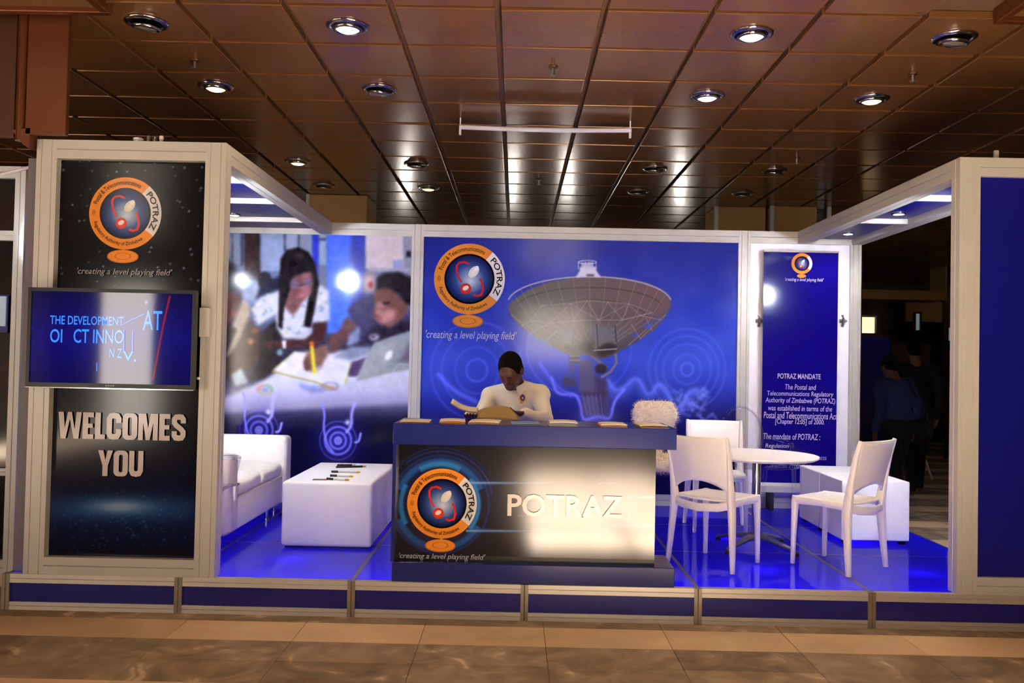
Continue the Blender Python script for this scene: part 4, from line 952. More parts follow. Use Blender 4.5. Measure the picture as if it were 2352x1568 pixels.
x, z = px(459, 740, -.02); MB().box(xb-.005, xb+.055, -.03, -.004, z-.085, z+.085).build('mount_arm', 'alu', t, bevel=.003)
MB().box(xa-.016, xa+.01, -.03, -.004, z-.08, z+.085).build('mount_arm', 'alu', t, bevel=.003)
MB().box((xa+xb)/2-.2, (xa+xb)/2+.2, -.045, 0, (za+zb)/2-.1, (za+zb)/2+.1).build('wall_plate', 'dark', t)
MB().lathe([(.01, 0), (.012, .012), (.006, .016)], (xb+.012, -.06, px(452, 872, yt)[1]), 10).build('indicator', 'alu', t)
# ---------------------------------------------------------------- canopies
def canopy(lab, x0, x1, bars, lamps, inner):
    t = thing('canopy', lab, 'canopy', ((x0+x1)/2, 1.5, TZ-.11))
    y0, y1 = .1, WY-.005
    for a in (x0, x1-.1): MB().profile(1, TZ-.11, TZ, a, a+.1, y0, y1).build('side_beam', 'alu', t)
    MB().profile(0, y0, y0+.06, TZ-.11, TZ-.03, x0+.1, x1-.1).build('front_beam', 'alu', t)
    ys = [y0+.06]+bars+[y1]
    for a, b in zip(ys[:-1], ys[1:]): MB().box(x0+.1, x1-.1, a+.002, b-.002, TZ-.06, TZ-.05).build('soffit_panel', 'blue', t)
    for b in bars: MB().box(x0+.1, x1-.1, b-.012, b+.012, TZ-.1, TZ-.06).build('cross_bar', 'alu', t)
    lm = bpy.data.lights.new('canopy_beam', 'SPOT'); lm.energy = L_CANOPY; lm.color = (1, .96, .92); lm.spot_size = 2.4; lm.spot_blend = .5; lm.shadow_soft_size = .04
    for (x, y) in lamps:
        l = MB().lathe([(.035, TZ-.058), (.055, TZ-.058), (.055, TZ-.068), (.04, TZ-.072), (.035, TZ-.066)], (x, y, 0), 20, cap=False).build('downlight', 'chrome', t); shade(l)
        MB().lathe([(0, TZ-.064), (.04, TZ-.064), (.04, TZ-.07), (0, TZ-.072)], (x, y, 0), 20, cap=False).build('lamp', 'lampw', l)
        lo = bpy.data.objects.new('beam', lm); COL.objects.link(lo); lo.parent = t; lo.location = Vector((x, y, TZ-.085))-t.location
    return t
canopy('blue lined canopy running back from the display tower', .095, 1.205, [.68, 1.45, 2.32], [(.75, 1.05), (.54, 2.2)], 1)
canopy('blue lined canopy running back from the blue end panel', 5.485, 6.08, [.83, 1.79], [(5.8, 1.53), (5.81, 2.56), (5.8, .5)], 0)
# ---------------------------------------------------------------- blue end panel with pillar
t = thing('end_panel', 'plain blue front panel in an aluminium frame with wide pillar', 'panel', (5.8, .05, PZ))
for x in (5.485, 5.545, 6.0): MB().profile(2, x, x+.06 if x < 5.9 else x+.08, 0, .1, PZ, TZ, .0025).build('post', 'alu', t)
MB().profile(0, 0, .1, TZ-.11, TZ, 5.605, 6.0).build('top_rail', 'alu', t); MB().profile(0, 0, .1, PZ, PZ+.1, 5.605, 6.0).build('bottom_rail', 'alu', t)
MB().box(5.605, 6.0, .03, .05, PZ+.1, TZ-.11).build('panel', 'blue', t)
p = at_y(2288, 352, .05); MB().box(p.x-.012, p.x+.012, .04, .06, TZ, TZ+.055).build('top_bracket', 'alu', t, bevel=.003)
MB().box(.015, .093, .06, .1, PZ, TZ-.1).build('side_strip', mat('grey_panel', (112, 104, 112), .5), TW)
# spotlights on short arms under the canopy corners, aimed at the back wall
for lab, x, y, z, hx, tx in (('white spotlight behind the top of the display tower aimed at the posters', .836, .22, 2.444, .836, 1.7), ('white spotlight on an arm off the outer side of the display tower', -.5, .2, 2.446, .075, 1.1), ('white spotlight on an arm off the outer side of the blue end panel', 5.933, .2, 2.365, 5.98, 5.3)):
    d = (Vector((tx, WY, 1.25))-Vector((x, y, z))).normalized(); qt = d.to_track_quat('-Z', 'Y').to_euler()
    t = thing('arm_spotlight', lab, 'spotlight', (x, y, z), 0, 'spotlights of the stand'); r = .05
    o = MB().lathe([(0, .09), (r*.6, .085), (r, .02), (r, -.004), (r*.9, -.004), (r*.5, .07), (0, .07)], n=20, cap=False).build('housing', 'whitepanel', t, False); o.rotation_euler = qt; shade(o)
    o = MB().lathe([(0, .006), (r*.92, .006), (r*.9, .012), (0, .012)], n=20, cap=False).build('lens', 'spotdisc', t, False); o.rotation_euler = qt
    MB().tube([Vector((0, -.02, .06)), Vector(((hx-x)*.5, -.06, .1)), Vector((hx-x, -.1, TZ-.125-z))], .009, 8).build('arm', 'whitepanel', t, False)
    L = bpy.data.lights.new('spot_beam', 'SPOT'); L.energy = L_SPOT; L.color = (.82, .88, 1); L.spot_size = 2.2 if x > 0 else .8; L.spot_blend = .8; L.shadow_soft_size = .05
    lo = bpy.data.objects.new('beam', L); COL.objects.link(lo); lo.parent = t; lo.location = d*.02; lo.rotation_euler = qt
# small plugs on top of the tower
for u, w, h, m, lab in ((318, .03, .03, 'whitepanel', 'stubby white plug on top of the display tower'), (341, .011, .045, 'cast', 'thin grey pin on top of the tower, next to the stubby plug'), (356, .012, .042, 'cast', 'thin grey pin in the middle of three on the tower top'), (371, .013, .046, 'whitepanel', 'thin pale pin on the tower top, last in the row')):
    p = at_y(u, 318, .05); t = thing('top_plug', lab, 'plug', (p.x, .05, TZ), 0, 'plugs on top of the display tower')
    MB().lathe([(w*.8, 0), (w*.8, h*.5), (w, h*.55), (w, h*.9), (w*.7, h)], n=12).build('body', m, t, False); MB().lathe([(w*1.1, 0), (w*1.1, .006)], n=12).build('collar', m, t, False)
# ---------------------------------------------------------------- neighbouring stand on the left
t = thing('neighbour_frame', 'dark glazed aluminium frame of the neighbouring stand beside the tower', 'frame', (-.8, .8, 0))
for x in (-.468, -1.5): MB().profile(2, x, x+.07, .76, .84, 0, TZ, .003).build('post', 'alu', t)
for a, b in ((TZ-.08, TZ), (2.235, 2.3), (.66, .71), (0, .1)): MB().profile(0, .76, .84, a, b, -1.43, -.468, .003).build('rail', 'alu', t)
for a, b in ((2.3, TZ-.08), (.71, 2.235), (.1, .66)): MB().box(-1.43, -.468, .79, .8, a, b).build('pane', mat('dark_glass', (14, 14, 16), .08), t)
p = at_y(5, 715, .78); t = thing('small_screen', 'small pale blue screen behind the neighbouring stand frame', 'screen', (p.x-.1, .7, p.z-.08))
MB().box(p.x-.2, p.x+.045, .742, .752, p.z-.1, p.z+.1).build('screen', 'farlit2', t); MB().box(p.x-.21, p.x+.055, .752, .76, p.z-.14, p.z+.11).build('casing', 'blue', t)
# ---------------------------------------------------------------- counter
yc = .015
tl = at_y(903, 975, yc); tr = at_y(1555, 981, yc); tb = at_y(1200, 1026, yc).z; ztop = (tl.z+tr.z)/2; bl = at_y(900, 1292, yc); br = at_y(1550, 1303, yc); zpl = (bl.z+br.z)/2
yp = yc+.075; pl_ = at_y(909, 1025, yp); prr = at_y(1507, 1035, yp); ZC = ztop; YB = .5
t = thing('reception_counter', 'blue reception counter with glossy dark logo front panel and plinth', 'counter', (3.0, .2, PZ)); CT = t
MB().box(tl.x, tr.x, yc, YB, tb, ztop).build('top', 'bluetop', t, bevel=.004)
MB().box(bl.x, br.x, yc-.0, .36, PZ, zpl).build('plinth', 'bluetop', t, bevel=.004)
MB().box(pl_.x+.012, prr.x-.001, yp+.004, .3, zpl, tb).build('body', 'blue', t)
MB().box(tl.x, pl_.x+.012, yc+.02, .36, zpl, tb).build('end_panel', 'bluetop', t)
MB().box(pl_.x+.012, prr.x, yp-.002, yp+.004, zpl, zpl+.028).build('kick_strip', 'black', t)
c = Canvas(pl_.x+.012, prr.x, zpl+.028, tb, yp, .005)
c.grad([(1020, (14, 14, 18)), (1150, (16, 16, 22)), (1290, (12, 11, 14))])
u0, v0 = 1011, 1158
c.glow(u0, v0, 120, 110, (16, 34, 104), .7)
for k, (r, w, a0, a1, col, aa) in enumerate(((98, 9, 20, 160, (26, 90, 170), .8), (100, 8, 200, 330, (28, 100, 180), .7), (92, 7, 60, 120, (50, 150, 220), .6), (112, 3, 0, 360, (30, 60, 160), .5), (122, 2, 10, 130, (40, 70, 190), .5), (130, 2, 30, 200, (36, 50, 150), .4), (88, 6, -40, 40, (50, 140, 220), .8), (90, 6, 150, 210, (40, 130, 210), .8))):
    ang = np.degrees(np.arctan2(-(c.V-v0), c.U-u0)); rr_ = np.hypot(c.U-u0, c.V-v0)
    inn = ((ang-a0) % 360) < (a1-a0); c.mix(aa*np.exp(-((rr_-r)/w)**4)*inn, col)
for v, ua, ub, d in ((1109, 1075, 1340, 1), (1219, 1070, 1340, 1), (1140, 1420, 1508, -1), (1206, 1410, 1508, -1)):
    f_ = np.clip((ub-c.U)/(ub-ua), 0, 1) if d > 0 else np.clip((c.U-ua)/(ub-ua), .5, 1)
    c.mix(.95*np.exp(-((c.V-v-(c.U-1200)*.004)/2.2)**2)*((c.U > ua) & (c.U < ub))*f_, (170, 214, 240)); c.mix(.4*np.exp(-((c.V-v)/6)**2)*((c.U > ua) & (c.U < ub))*f_, (40, 90, 180))
for k in range(14):
    v = 1130+rg.random()*70; ua = rg.uniform(1095, 1300); c.mix(.25*np.exp(-((c.V-v)/2)**2)*np.clip((c.U-ua)/40, 0, 1)*np.clip((ua+rg.uniform(60, 220)-c.U)/40, 0, 1), (70, 100, 150))
c.glow(1405, 1165, 34, 34, (120, 160, 220), .6); c.ringw(1400, 1160, 52, 52, 4, (60, 90, 160), .4); c.glow(1400, 1150, 70, 60, (50, 60, 100), .4)
c.build('front_panel', 'cprint', t)
pr = Print(yp-.0005)
x, z = px(1016, 1156, yp); R = (at_y(1095, 1156, yp).x-at_y(935, 1156, yp).x)/2; logo(pr, x-.002, z, R); pr.cut('logo', 'print', t)
x0, z0 = px(917, 1284, yp); x1, _ = px(1115, 1284, yp); pr.text("'creating a level playing field'", x0, x1, z0, z0+.042, (176, 176, 186)); pr.cut('tagline', 'print', t)
x0, z0 = px(1165, 1184, yp); x1, _ = px(1430, 1184, yp); _, z1 = px(1300, 1136, yp); pr.text('POTRAZ', x0, x1, z0, z1, (240, 234, 226))
pr.build('name_lettering', 'cprint', t)
# brochures stacked along the counter top
def brochures(u0, u1, v, cols, n, lab, tilt=0):
    a = at_z(u0, v, ZC+.012); b = at_z(u1, v, ZC+.012); y0 = max(.05, min(.2, a.y)); X0 = at_y(u0, v, y0).x; X1 = at_y(u1, v, y0).x; w = X1-X0
    t = thing('brochure_stack', lab, 'brochures', ((X0+X1)/2, y0+.11, ZC), random.uniform(-.08, .08)+tilt, 'brochure stacks along the counter top')
    for k in range(n):
        ww = w/2; dx = random.uniform(-.006, .006); dy = random.uniform(-.008, .008); z0 = .0005+k*.0062
        MB().grid(lambda a_, b_: (dx-ww+2*ww*a_, dy-.11+.2*b_, z0+.006*math.sin(a_*3.1)*(k/n)), 8, 1).build('brochure', cols[k % len(cols)], t, False, solid=.005)
    return t
brochures(915, 983, 972, ['orange', 'paper'], 2, 'brochure pile with orange edge at the end of the counter by the sofa')
brochures(1006, 1064, 972, ['orange', 'orange', 'paper'], 3, 'orange covered brochure pile beside the open booklet')
brochures(1078, 1148, 973, ['paper', 'orange'], 3, 'cream and orange brochure pile in front of the reading man')
brochures(1172, 1238, 974, ['paper', 'bluepaper'], 2, 'pale brochure pile below the man\'s left arm')
brochures(1262, 1326, 973, ['paper', 'paper', 'bluepaper'], 4, 'pale blue brochure pile below the satellite dish pedestal')
brochures(1380, 1440, 976, ['paper', 'orange', 'paper'], 3, 'orange and white brochure pile with dark spine')
brochures(1468, 1533, 978, ['paper', 'kraft'], 3, 'tan brochure pile at the counter end by the white chairs')

# ================================================================== FURNITURE
# ---- white plastic chair, facing local +Y
def white_chair(lab, loc, rz):
    t = thing('plastic_chair', lab, 'chair', loc, rz, 'white plastic chairs around the round table'); t.scale = (1, 1, .965)
    def back(u, v):
        s = 2*u-1; zb = .492+.085*(1-s*s)**.8; z = zb+(.862-zb)*v; k = (z-.45)/.41
        return ((.198+.014*k)*s, -.2-.085*k**1.25-.035*(1-s*s), z)
    o = MB().grid(back, 16, 12).build('backrest', 'white', t, False, solid=.014, smooth=True)
    def seat(u, v):
        s = 2*u-1; w = .2-.012*v; return (w*s, -.19+.39*v-.03*(1-s*s)*(1-v)**3, 0.452-.012*(1-s*s)*math.sin(math.pi*min(1, v*1.1))-.012*max(0, v-.85)/.15)
    MB().grid(seat, 14, 12).build('seat', 'white', t, False, solid=.016, smooth=True)
    for s in (-1, 1):
        shade(MB().tube([(s*.232, -.225, 0), (s*.222, -.212, .15), (s*.208, -.198, .38), (s*.202, -.2, .46), (s*.206, -.222, .6), (s*.212, -.254, .76), (s*.214, -.285, .866)], [.0155, .02, .026, .028, .02, .016, .012], 10, (1, 1.15)).build('leg', 'white', t, False))
        shade(MB().tube([(s*.192, .188, 0), (s*.19, .185, .2), (s*.186, .178, .42), (s*.184, .172, .455)], [.0145, .018, .025, .026], 10).build('leg', 'white', t, False))
        shade(MB().tube([(s*.204, -.2, .435), (s*.2, 0, .438), (s*.188, .172, .432)], [.025, .021, .026], 10, (.7, 1.1)).build('side_rail', 'white', t, False))
    shade(MB().tube([(-.2, -.2, .43), (-.13, -.24, .41), (0, -.258, .4), (.13, -.24, .41), (.2, -.2, .43)], .025, 10, (.55, 1.1)).build('rear_rail', 'white', t, False))
    shade(MB().tube([(-.186, .176, .435), (0, .19, .432), (.186, .176, .435)], .022, 10, (.7, 1.1)).build('front_rail', 'white', t, False))
    return t
white_chair('white plastic chair with its back to the aisle, beside the counter', (4.262, .67, PZ+.004), math.radians(-42))
white_chair('white plastic chair turned side-on in front of the white cubes', (5.03, .667, PZ+.004), math.radians(40))
white_chair('white plastic chair half hidden behind the round table, facing the aisle', (4.53, 1.83, PZ+.004), math.radians(174))
# ---- clear acrylic armchair, facing local +Y
def ghost_chair(lab, loc, rz):
    t = thing('acrylic_armchair', lab, 'armchair', loc, rz, 'clear acrylic armchairs'); t.scale = (1, 1, .955)
    def back(u, v):
        th = 2*math.pi*u; r = .02+.98*v; x = .2*r*math.cos(th); z = .72+.245*r*math.sin(th); return (x, -.22-.16*(z-.5)+.25*x*x, z)
    MB().grid(back, 32, 6).build('backrest', 'acrylic', t, False, solid=.012, smooth=True)
    P = [(.2*math.cos(a), -.22-.16*(.22+.245*math.sin(a))+.25*(.2*math.cos(a))**2, .72+.245*math.sin(a)) for a in np.linspace(0, 2*math.pi, 41)]
    shade(MB().tube(P, .011, 8, cap=False).build('back_rim', 'acrylic', t, False))
    def seat(u, v):
        s = 2*u-1; return ((.23+.035*v)*s, -.2+.43*v, .46+.01*math.sin(math.pi*v)-.012*(1-s*s))
    MB().grid(seat, 10, 8).build('seat', 'acrylic', t, False, solid=.014, smooth=True)
    for s in (-1, 1):
        shade(MB().tube([(s*.195, -.245, .7), (s*.25, -.16, .685), (s*.28, -.02, .67), (s*.285, .08, .655), (s*.272, .12, .62), (s*.255, .13, .54), (s*.25, .13, .465)], [.013, .016, .018, .02, .018, .016, .016], 10).build('armrest', 'acrylic', t, False))
        shade(MB().tube([(s*.245, .2, .0), (s*.245, .2, .2), (s*.24, .195, .455)], [.012, .016, .024], 10).build('leg', 'acrylic', t, False))
        shade(MB().tube([(s*.215, -.27, .0), (s*.21, -.23, .22), (s*.2, -.19, .455)], [.012, .016, .024], 10).build('leg', 'acrylic', t, False))
        shade(MB().tube([(s*.2, -.19, .455), (s*.15, -.235, .53)], [.018, .014], 8).build('back_support', 'acrylic', t, False))
    return t
g1 = ghost_chair('clear acrylic armchair draped with cream fur, in front of the satellite poster', (4.13, 2.43, PZ+.004), math.radians(176))
g2 = ghost_chair('clear acrylic armchair between the satellite poster and the roll-up banner', (5.0, 2.44, PZ+.004), math.radians(194))
g3 = ghost_chair('clear acrylic armchair beside the sofa, mostly hidden by the tower', (.87, .455, PZ+.004), math.radians(4))
# ---- fur throw on the first acrylic chair
t = thing('fur_throw', 'shaggy cream fur throw laid over the back and seat of an acrylic armchair', 'throw', (4.13, 2.43, PZ+.45))
FX, FY = .04, .13
s = SDF((3.75+FX, 1.95+FY, PZ+.38), (4.5+FX, 2.85+FY, PZ+1.1), .012)
s.rbox((4.12+FX, 2.545+FY, PZ+.78), (.175, .045, .175), .045); s.ell((4.13+FX, 2.52+FY, PZ+.84), (.19, .08, .11), k=.05); s.rbox((4.1+FX, 2.3+FY, PZ+.475), (.23, .2, .03), .028); s.cone((4.1+FX, 2.46+FY, PZ+.5), (4.12+FX, 2.53+FY, PZ+.7), .07, .05); s.rbox((4.1+FX, 2.1+FY, PZ+.44), (.2, .03, .05), .03)
s.wrinkle(.008, lambda x, y, z: np.sin(47*x+3*np.sin(31*z))*np.sin(41*z+2*y)+.6*np.sin(70*y+40*x))
pile = s.build('fleece', 'fur', t)
me = pile.data; b = MB(); n = 0
pol = list(me.polygons); random.shuffle(pol); org = wloc(t)
for p in pol[:5200]:
    cc = p.center+org; nn = (p.normal+Vector((random.gauss(0, .45), random.gauss(0, .45), random.gauss(-.1, .45)))).normalized(); L = random.uniform(.018, .045); sd = nn.cross(Vector((random.random(), random.random(), random.random()))).normalized()*.0022
    b.add([cc-sd, cc+sd, cc+nn*L+Vector((0, 0, -.006))], [(0, 1, 2)])
o = b.build('pile', 'fur', t, fix=False); o['kind'] = 'stuff'
# ---- round table
p = at_z(1735, 1258); TX_, TY_ = 4.649, 1.16
t = thing('round_table', 'round white pedestal table with polished column and star base', 'table', (TX_, TY_, PZ))
shade(MB().lathe([(0, .64), (.40, .64), (.42, .65), (.424, .657), (.42, .665), (.0, .667)], n=64, cap=False).build('table_top', 'white', t, False))
shade(MB().lathe([(.03, .1), (.03, .625), (.07, .63), (.07, .64)], n=24).build('column', 'chrome', t, False))
for k in range(4):
    a = math.radians(40+90*k); d = Vector((math.cos(a), math.sin(a), 0))
    shade(MB().tube([d*.02+Vector((0, 0, .085)), d*.12+Vector((0, 0, .075)), d*.26+Vector((0, 0, .045)), d*.335+Vector((0, 0, .024))], [.04, .036, .028, .018], 10, (1, .55)).build('foot_arm', 'cast', t, False))
    MB().lathe([(.02, 0), (.02, .014), (.012, .018)], d*.325, 12).build('glide', 'dark', t, False)
shade(MB().lathe([(.055, .06), (.06, .09), (.04, .115), (.03, .12)], n=20).build('hub', 'cast', t, False))
# ---- white cubes
def cube(lab, x0, x1, y0, y1, h, foot):
    t = thing('white_cube', lab, 'cube table', ((x0+x1)/2, (y0+y1)/2, PZ), 0, 'white cube tables by the roll-up banner')
    MB().box(x0, x1, y0, y1, PZ+foot, PZ+h).build('body', 'whitebox', t, bevel=.008, seg=3)
    for a in (x0+.04, x1-.04):
        for b in (y0+.04, y1-.04): MB().box(a-.022, a+.022, b-.022, b+.022, PZ, PZ+foot).build('foot', 'dark', t, bevel=.003)
cube('white cube table behind the side-on plastic chair, nearer the aisle', 5.335, 5.833, 1.37, 1.84, .462, .028)
cube('white cube table pushed behind the other cube, under the banner', 5.335, 5.833, 1.85, 2.32, .462, .028)
# ---- coffee table box
t = thing('coffee_table', 'long white box coffee table with pens on top, beside the sofa', 'coffee table', (1.68, 1.43, PZ))
shade(MB().box(1.362, 1.975, .835, 1.96, PZ+.012, PZ+.445).build('body', 'whitebox', t, bevel=.02, seg=4))
MB().box(1.385, 1.955, .86, 1.93, PZ, PZ+.014).build('base', 'dark', t)
zt_ = PZ+.445
def c8(x, y): return 480+x/3.733, 940+y/3.733
for k, (x0, y0, x1, y1, m, mt, lab) in enumerate(((1090, 495, 1350, 490, 'black', 'yellow', 'dark pen with yellow tip, farthest along the coffee table'), (1050, 535, 1300, 540, 'penwhite', 'yellow', 'white pen with yellow tip lying beside the dark pen'),
                                                  (1040, 568, 1240, 575, 'penwhite', 'yellow', 'white pen with grey grip in the middle of the coffee table'), (1010, 596, 1205, 606, 'penwhite', 'yellow', 'slim white pen nearest the printed card'), (1100, 480, 1260, 478, 'black', 'penwhite', 'short black pen behind the others on the coffee table'))):
    a = at_z(*c8(x0, y0), zt_+.006); b = at_z(*c8(x1, y1), zt_+.006); d = (b-a).normalized()
    t = thing('pen', lab, 'pen', tuple(((a+b)/2).xy)+(zt_,), 0, 'pens on the coffee table'); r = .008
    up_ = Vector((0, 0, r-.0004)); a = Vector((a.x, a.y, zt_))+up_; b = Vector((b.x, b.y, zt_))+up_
    MB().tube([a, b-d*.03], r, 8).build('barrel', m, t); MB().tube([b-d*.03, b-d*.008, b], [r, r*.8, .001], 8).build('tip', mt, t); MB().tube([a-d*.0, a+d*.05], r*1.15, 8).build('cap', 'dark', t)
a = at_z(*c8(955, 603), zt_); t = thing('business_card', 'small green and red printed card on the coffee table corner', 'card', (a.x, a.y, zt_), .1)
MB().box(-.05, .018, -.025, .025, -.0002, .004).build('card', 'green', t, False); MB().box(.018, .045, -.025, .025, -.0002, .004).build('red_end', mat('red_card', (176, 60, 50), .4), t, False)
# ---- sofa
t = thing('sofa', 'white leatherette two-seat sofa with block arms and chrome legs', 'sofa', (.65, 1.54, PZ))
def soft(nm, q, bev, m='leather'): o = MB().box(*q).build(nm, m, t, bevel=bev, seg=4); shade(o, .9); return o
soft('base', (.2, 1.02, .93, 2.15, PZ+.085, PZ+.31), .015)
soft('armrest', (.16, 1.03, .74, .955, PZ+.08, PZ+.62), .035); soft('armrest', (.16, 1.045, 2.13, 2.32, PZ+.08, PZ+.628), .035)
soft('backrest', (.14, .36, .955, 2.13, PZ+.085, PZ+.69), .045)
for y0, y1 in ((.957, 1.54), (1.545, 2.128)):
    s = SDF((.3, y0-.05, PZ+.26), (1.12, y1+.05, PZ+.54), .011)
    s.rbox((.69, (y0+y1)/2, PZ+.365), (.335, (y1-y0)/2-.004, .055), .045); s.ell((.69, (y0+y1)/2, PZ+.38), (.34, (y1-y0)/2, .07), k=.05)
    s.build('seat_cushion', 'leather', t)
shade(MB().tube([(1.02, .96, PZ+.307), (1.02, 2.12, PZ+.307)], .006, 8).build('piping', 'leather', t))
for x, y in ((.93, .85), (.93, 2.22), (.25, .85), (.25, 2.22), (.96, 1.9)):
    shade(MB().lathe([(.024, 0), (.024, .004), (.016, .008), (.018, .086)], (x, y, PZ), 16).build('leg', 'chrome', t))

# ================================================================== PEOPLE
def rot_from(f, upw=(0, 0, 1)):
    f = Vector(f).normalized(); r = f.cross(Vector(upw)).normalized(); u = r.cross(f).normalized()
    return np.array([[r[i], f[i], u[i]] for i in range(3)])
def hand(s, wrist, d, nrm, side, r=.0085, curl=.5, k=.006):
    """palm, four unequal bent fingers and a thumb; d = pointing direction, nrm = palm normal (fingers curl towards it)"""
    w = Vector(wrist); d = Vector(d).normalized(); nn = (Vector(nrm)-d*Vector(nrm).dot(d)).normalized(); x = d.cross(nn)*side
    pts = [w+d*.05+x*q for q in (-.028, -.009, .010, .028)]
    for q in (-.024, -.008, .009, .024): s.cone(w+x*q*.6, w+d*.075+x*q, .016, .0125, k=.012)
    for q, L in zip((-.03, -.0105, .0095, .029), (.062, .078, .084, .074)):
        p = w+d*.082+x*q; a = curl*.5; prev = p
        for seg, (fr, rr_) in enumerate(((.45, 1), (.32, .93), (.23, .82))):
            dd = d*math.cos(a)+nn*math.sin(a); nx = prev+dd*(L*fr); s.cone(prev, nx, r*rr_*1.05, r*rr_*.95, k=k); prev = nx; a += curl
    b = w+d*.02+x*.026; m_ = b+(x*.75+d*.6+nn*.35).normalized()*.04; e = m_+(d*.85+x*.15+nn*.4).normalized()*.032
    s.cone(b, m_, .0135, .0115, k=.008); s.cone(m_, e, .0108, .009, k=k)
def head(s, c, R, k=.012):
    c = np.array(c); T = lambda x, y, z: c+R@np.array([x, y, z])
    s.ell(T(0, -.012, .022), (.076, .097, .096), R); s.ell(T(0, .03, -.05), (.06, .06, .078), R, k=.03); s.ell(T(0, .058, -.11), (.03, .026, .022), R, k=.025)
    for q in (-1, 1):
        s.ell(T(q*.036, .058, -.042), (.024, .024, .022), R, k=.015); s.ell(T(q*.079, -.008, -.02), (.009, .02, .031), R, k=.006)
        s.ell(T(q*.03, .1, -.016), (.017, .012, .011), R, k=.008, op='-'); s.ell(T(q*.03, .083, -.017), (.0155, .012, .0105), R, k=.002)
        s.ell(T(q*.03, .0905, -.004), (.02, .007, .005), R, k=.006); s.ell(T(q*.013, .1, -.055), (.0085, .01, .007), R, k=.004)
    s.ell(T(0, .08, .006), (.056, .014, .012), R, k=.015); s.cone(T(0, .09, -.008), T(0, .112, -.05), .009, .0125, k=.01)
    s.ell(T(0, .091, -.081), (.025, .011, .0065), R, k=.004); s.ell(T(0, .089, -.092), (.022, .011, .0075), R, k=.004)
def hair_cap(name, c, R, h, parent, lo, hi, front=.05, world=True):
    s = SDF(lo, hi, h); c = np.array(c); T = lambda x, y, z: c+R@np.array([x, y, z])
    s.ell(T(0, -.012, .024), (.0815, .101, .1), R, k=0); s.ell(T(0, -.04, -.03), (.077, .068, .065), R, k=.02)
    s.ell(T(0, .13, -.02), (.12, .095, .097), R, k=.006, op='-'); s.ell(T(0, .02, -.15), (.13, .13, .13), R, k=.006, op='-')
    return s.build(name, 'hair', parent, world)
# ---- the man reading behind the counter
HC = (2.886, .925, 1.437); HR = rot_from((-.30, -.80, -.50))
s = SDF((2.45, .3, PZ-.01), (3.3, 1.36, 1.6), .0065)
NB = (2.928, 1.02, 1.31)
head(s, HC, HR); s.cone(np.array(HC)+HR@np.array([0, -.03, -.06]), NB, .056, .062, k=.03)
shL, shR = (2.756, 1.03, 1.245), (3.096, 1.03, 1.27); elL, elR = (2.668, .83, 1.075), (3.128, .80, 1.105); wrL, wrR = (2.632, .62, 1.126), (3.0, .655, 1.15)
s.cone(shL, shR, .052, k=.03); s.ell((2.925, 1.05, 1.16), (.145, .09, .16), k=.05); s.ell((2.925, 1.1, .93), (.14, .105, .16), k=.06); s.ell((2.925, 1.12, .8), (.155, .12, .1), k=.05)
for a, b, c_, sd in ((shL, elL, wrL, 1), (shR, elR, wrR, -1)): s.cone(a, b, .045, .038, k=.03); s.cone(b, c_, .036, .026, k=.02)
hand(s, wrL, (.0, -1, .08), (0, .2, 1), -1, curl=.16); hand(s, wrR, (-.85, -.45, .05), (-.2, .2, 1), 1, curl=.4)
for q in (-1, 1):
    hip = (2.925+q*.085, 1.1, .79); kn = (2.925+q*.11, .70, .72); an = (2.925+q*.11, .66, .3); ft = (2.925+q*.115, .55, .242)
    s.cone(hip, kn, .075, .055, k=.04); s.cone(kn, an, .05, .036, k=.03); s.cone(an, ft, .034, .03, k=.02)
person = s.build('person', 'skin')
tag(person, 'man in a white long-sleeved shirt with chest badge, reading behind the counter', 'person')
hair_cap('hair', HC, HR, .0065, person, (2.74, .76, 1.26), (3.04, 1.12, 1.6))
s = SDF((2.5, .45, .7), (3.3, 1.36, 1.46), .0065)
s.cone(shL, shR, .064, k=.03); s.ell((2.925, 1.045, 1.17), (.168, .108, .165), k=.05); s.ell((2.925, 1.09, .95), (.16, .122, .17), k=.06); s.ell((2.925, 1.115, .8), (.17, .135, .09), k=.05)
s.cone((2.93, 1.03, 1.315), (2.80, 1.035, 1.262), .056, .056, k=.03); s.cone((2.93, 1.03, 1.315), (3.05, 1.035, 1.285), .056, .058, k=.03)
for a, b, c_ in ((shL, elL, wrL), (shR, elR, wrR)):
    s.cone(a, b, .061, .051, k=.035); s.cone(b, c_, .05, .037, k=.02)
    cu = Vector(b).lerp(Vector(c_), .86); s.cone(cu, c_, .041, .041, k=.004)
s.wrinkle(.0035, lambda x, y, z: np.sin(38*x+26*z+2*np.sin(19*z))*np.sin(22*z-14*x+9*y)+.5*np.sin(61*z+33*x))
nb = np.array(NB); s.ell(nb+np.array([-.005, -.02, .055]), (.07, .075, .075), k=.008, op='-')
shirt = s.build('shirt', 'shirt', person)
# collar: a folded band round the neck with two points
cb = MB(); cn = Vector((2.928, 1.018, 1.305)); ca = (Vector(np.array(HC)+HR@np.array([0, -.03, -.06]))-cn).normalized(); cf = Vector((-.35, -.94, 0)); cf = (cf-ca*cf.dot(ca)).normalized(); cs = ca.cross(cf)
def coll(u, v):
    th = math.radians(24+312*u); w = abs(2*u-1)**4
    if v < .5: r = .066+.004*v; h_ = -.03+.075*(v/.5)
    else: r = .068+.022*(v-.5)/.5; h_ = .045-(.046+.02*w)*(v-.5)/.5
    return cn+cf*(math.cos(th)*r*1.06)+cs*(math.sin(th)*r)+ca*h_
cb.grid(coll, 40, 8).build('collar', 'shirt', shirt, solid=.004, smooth=True)
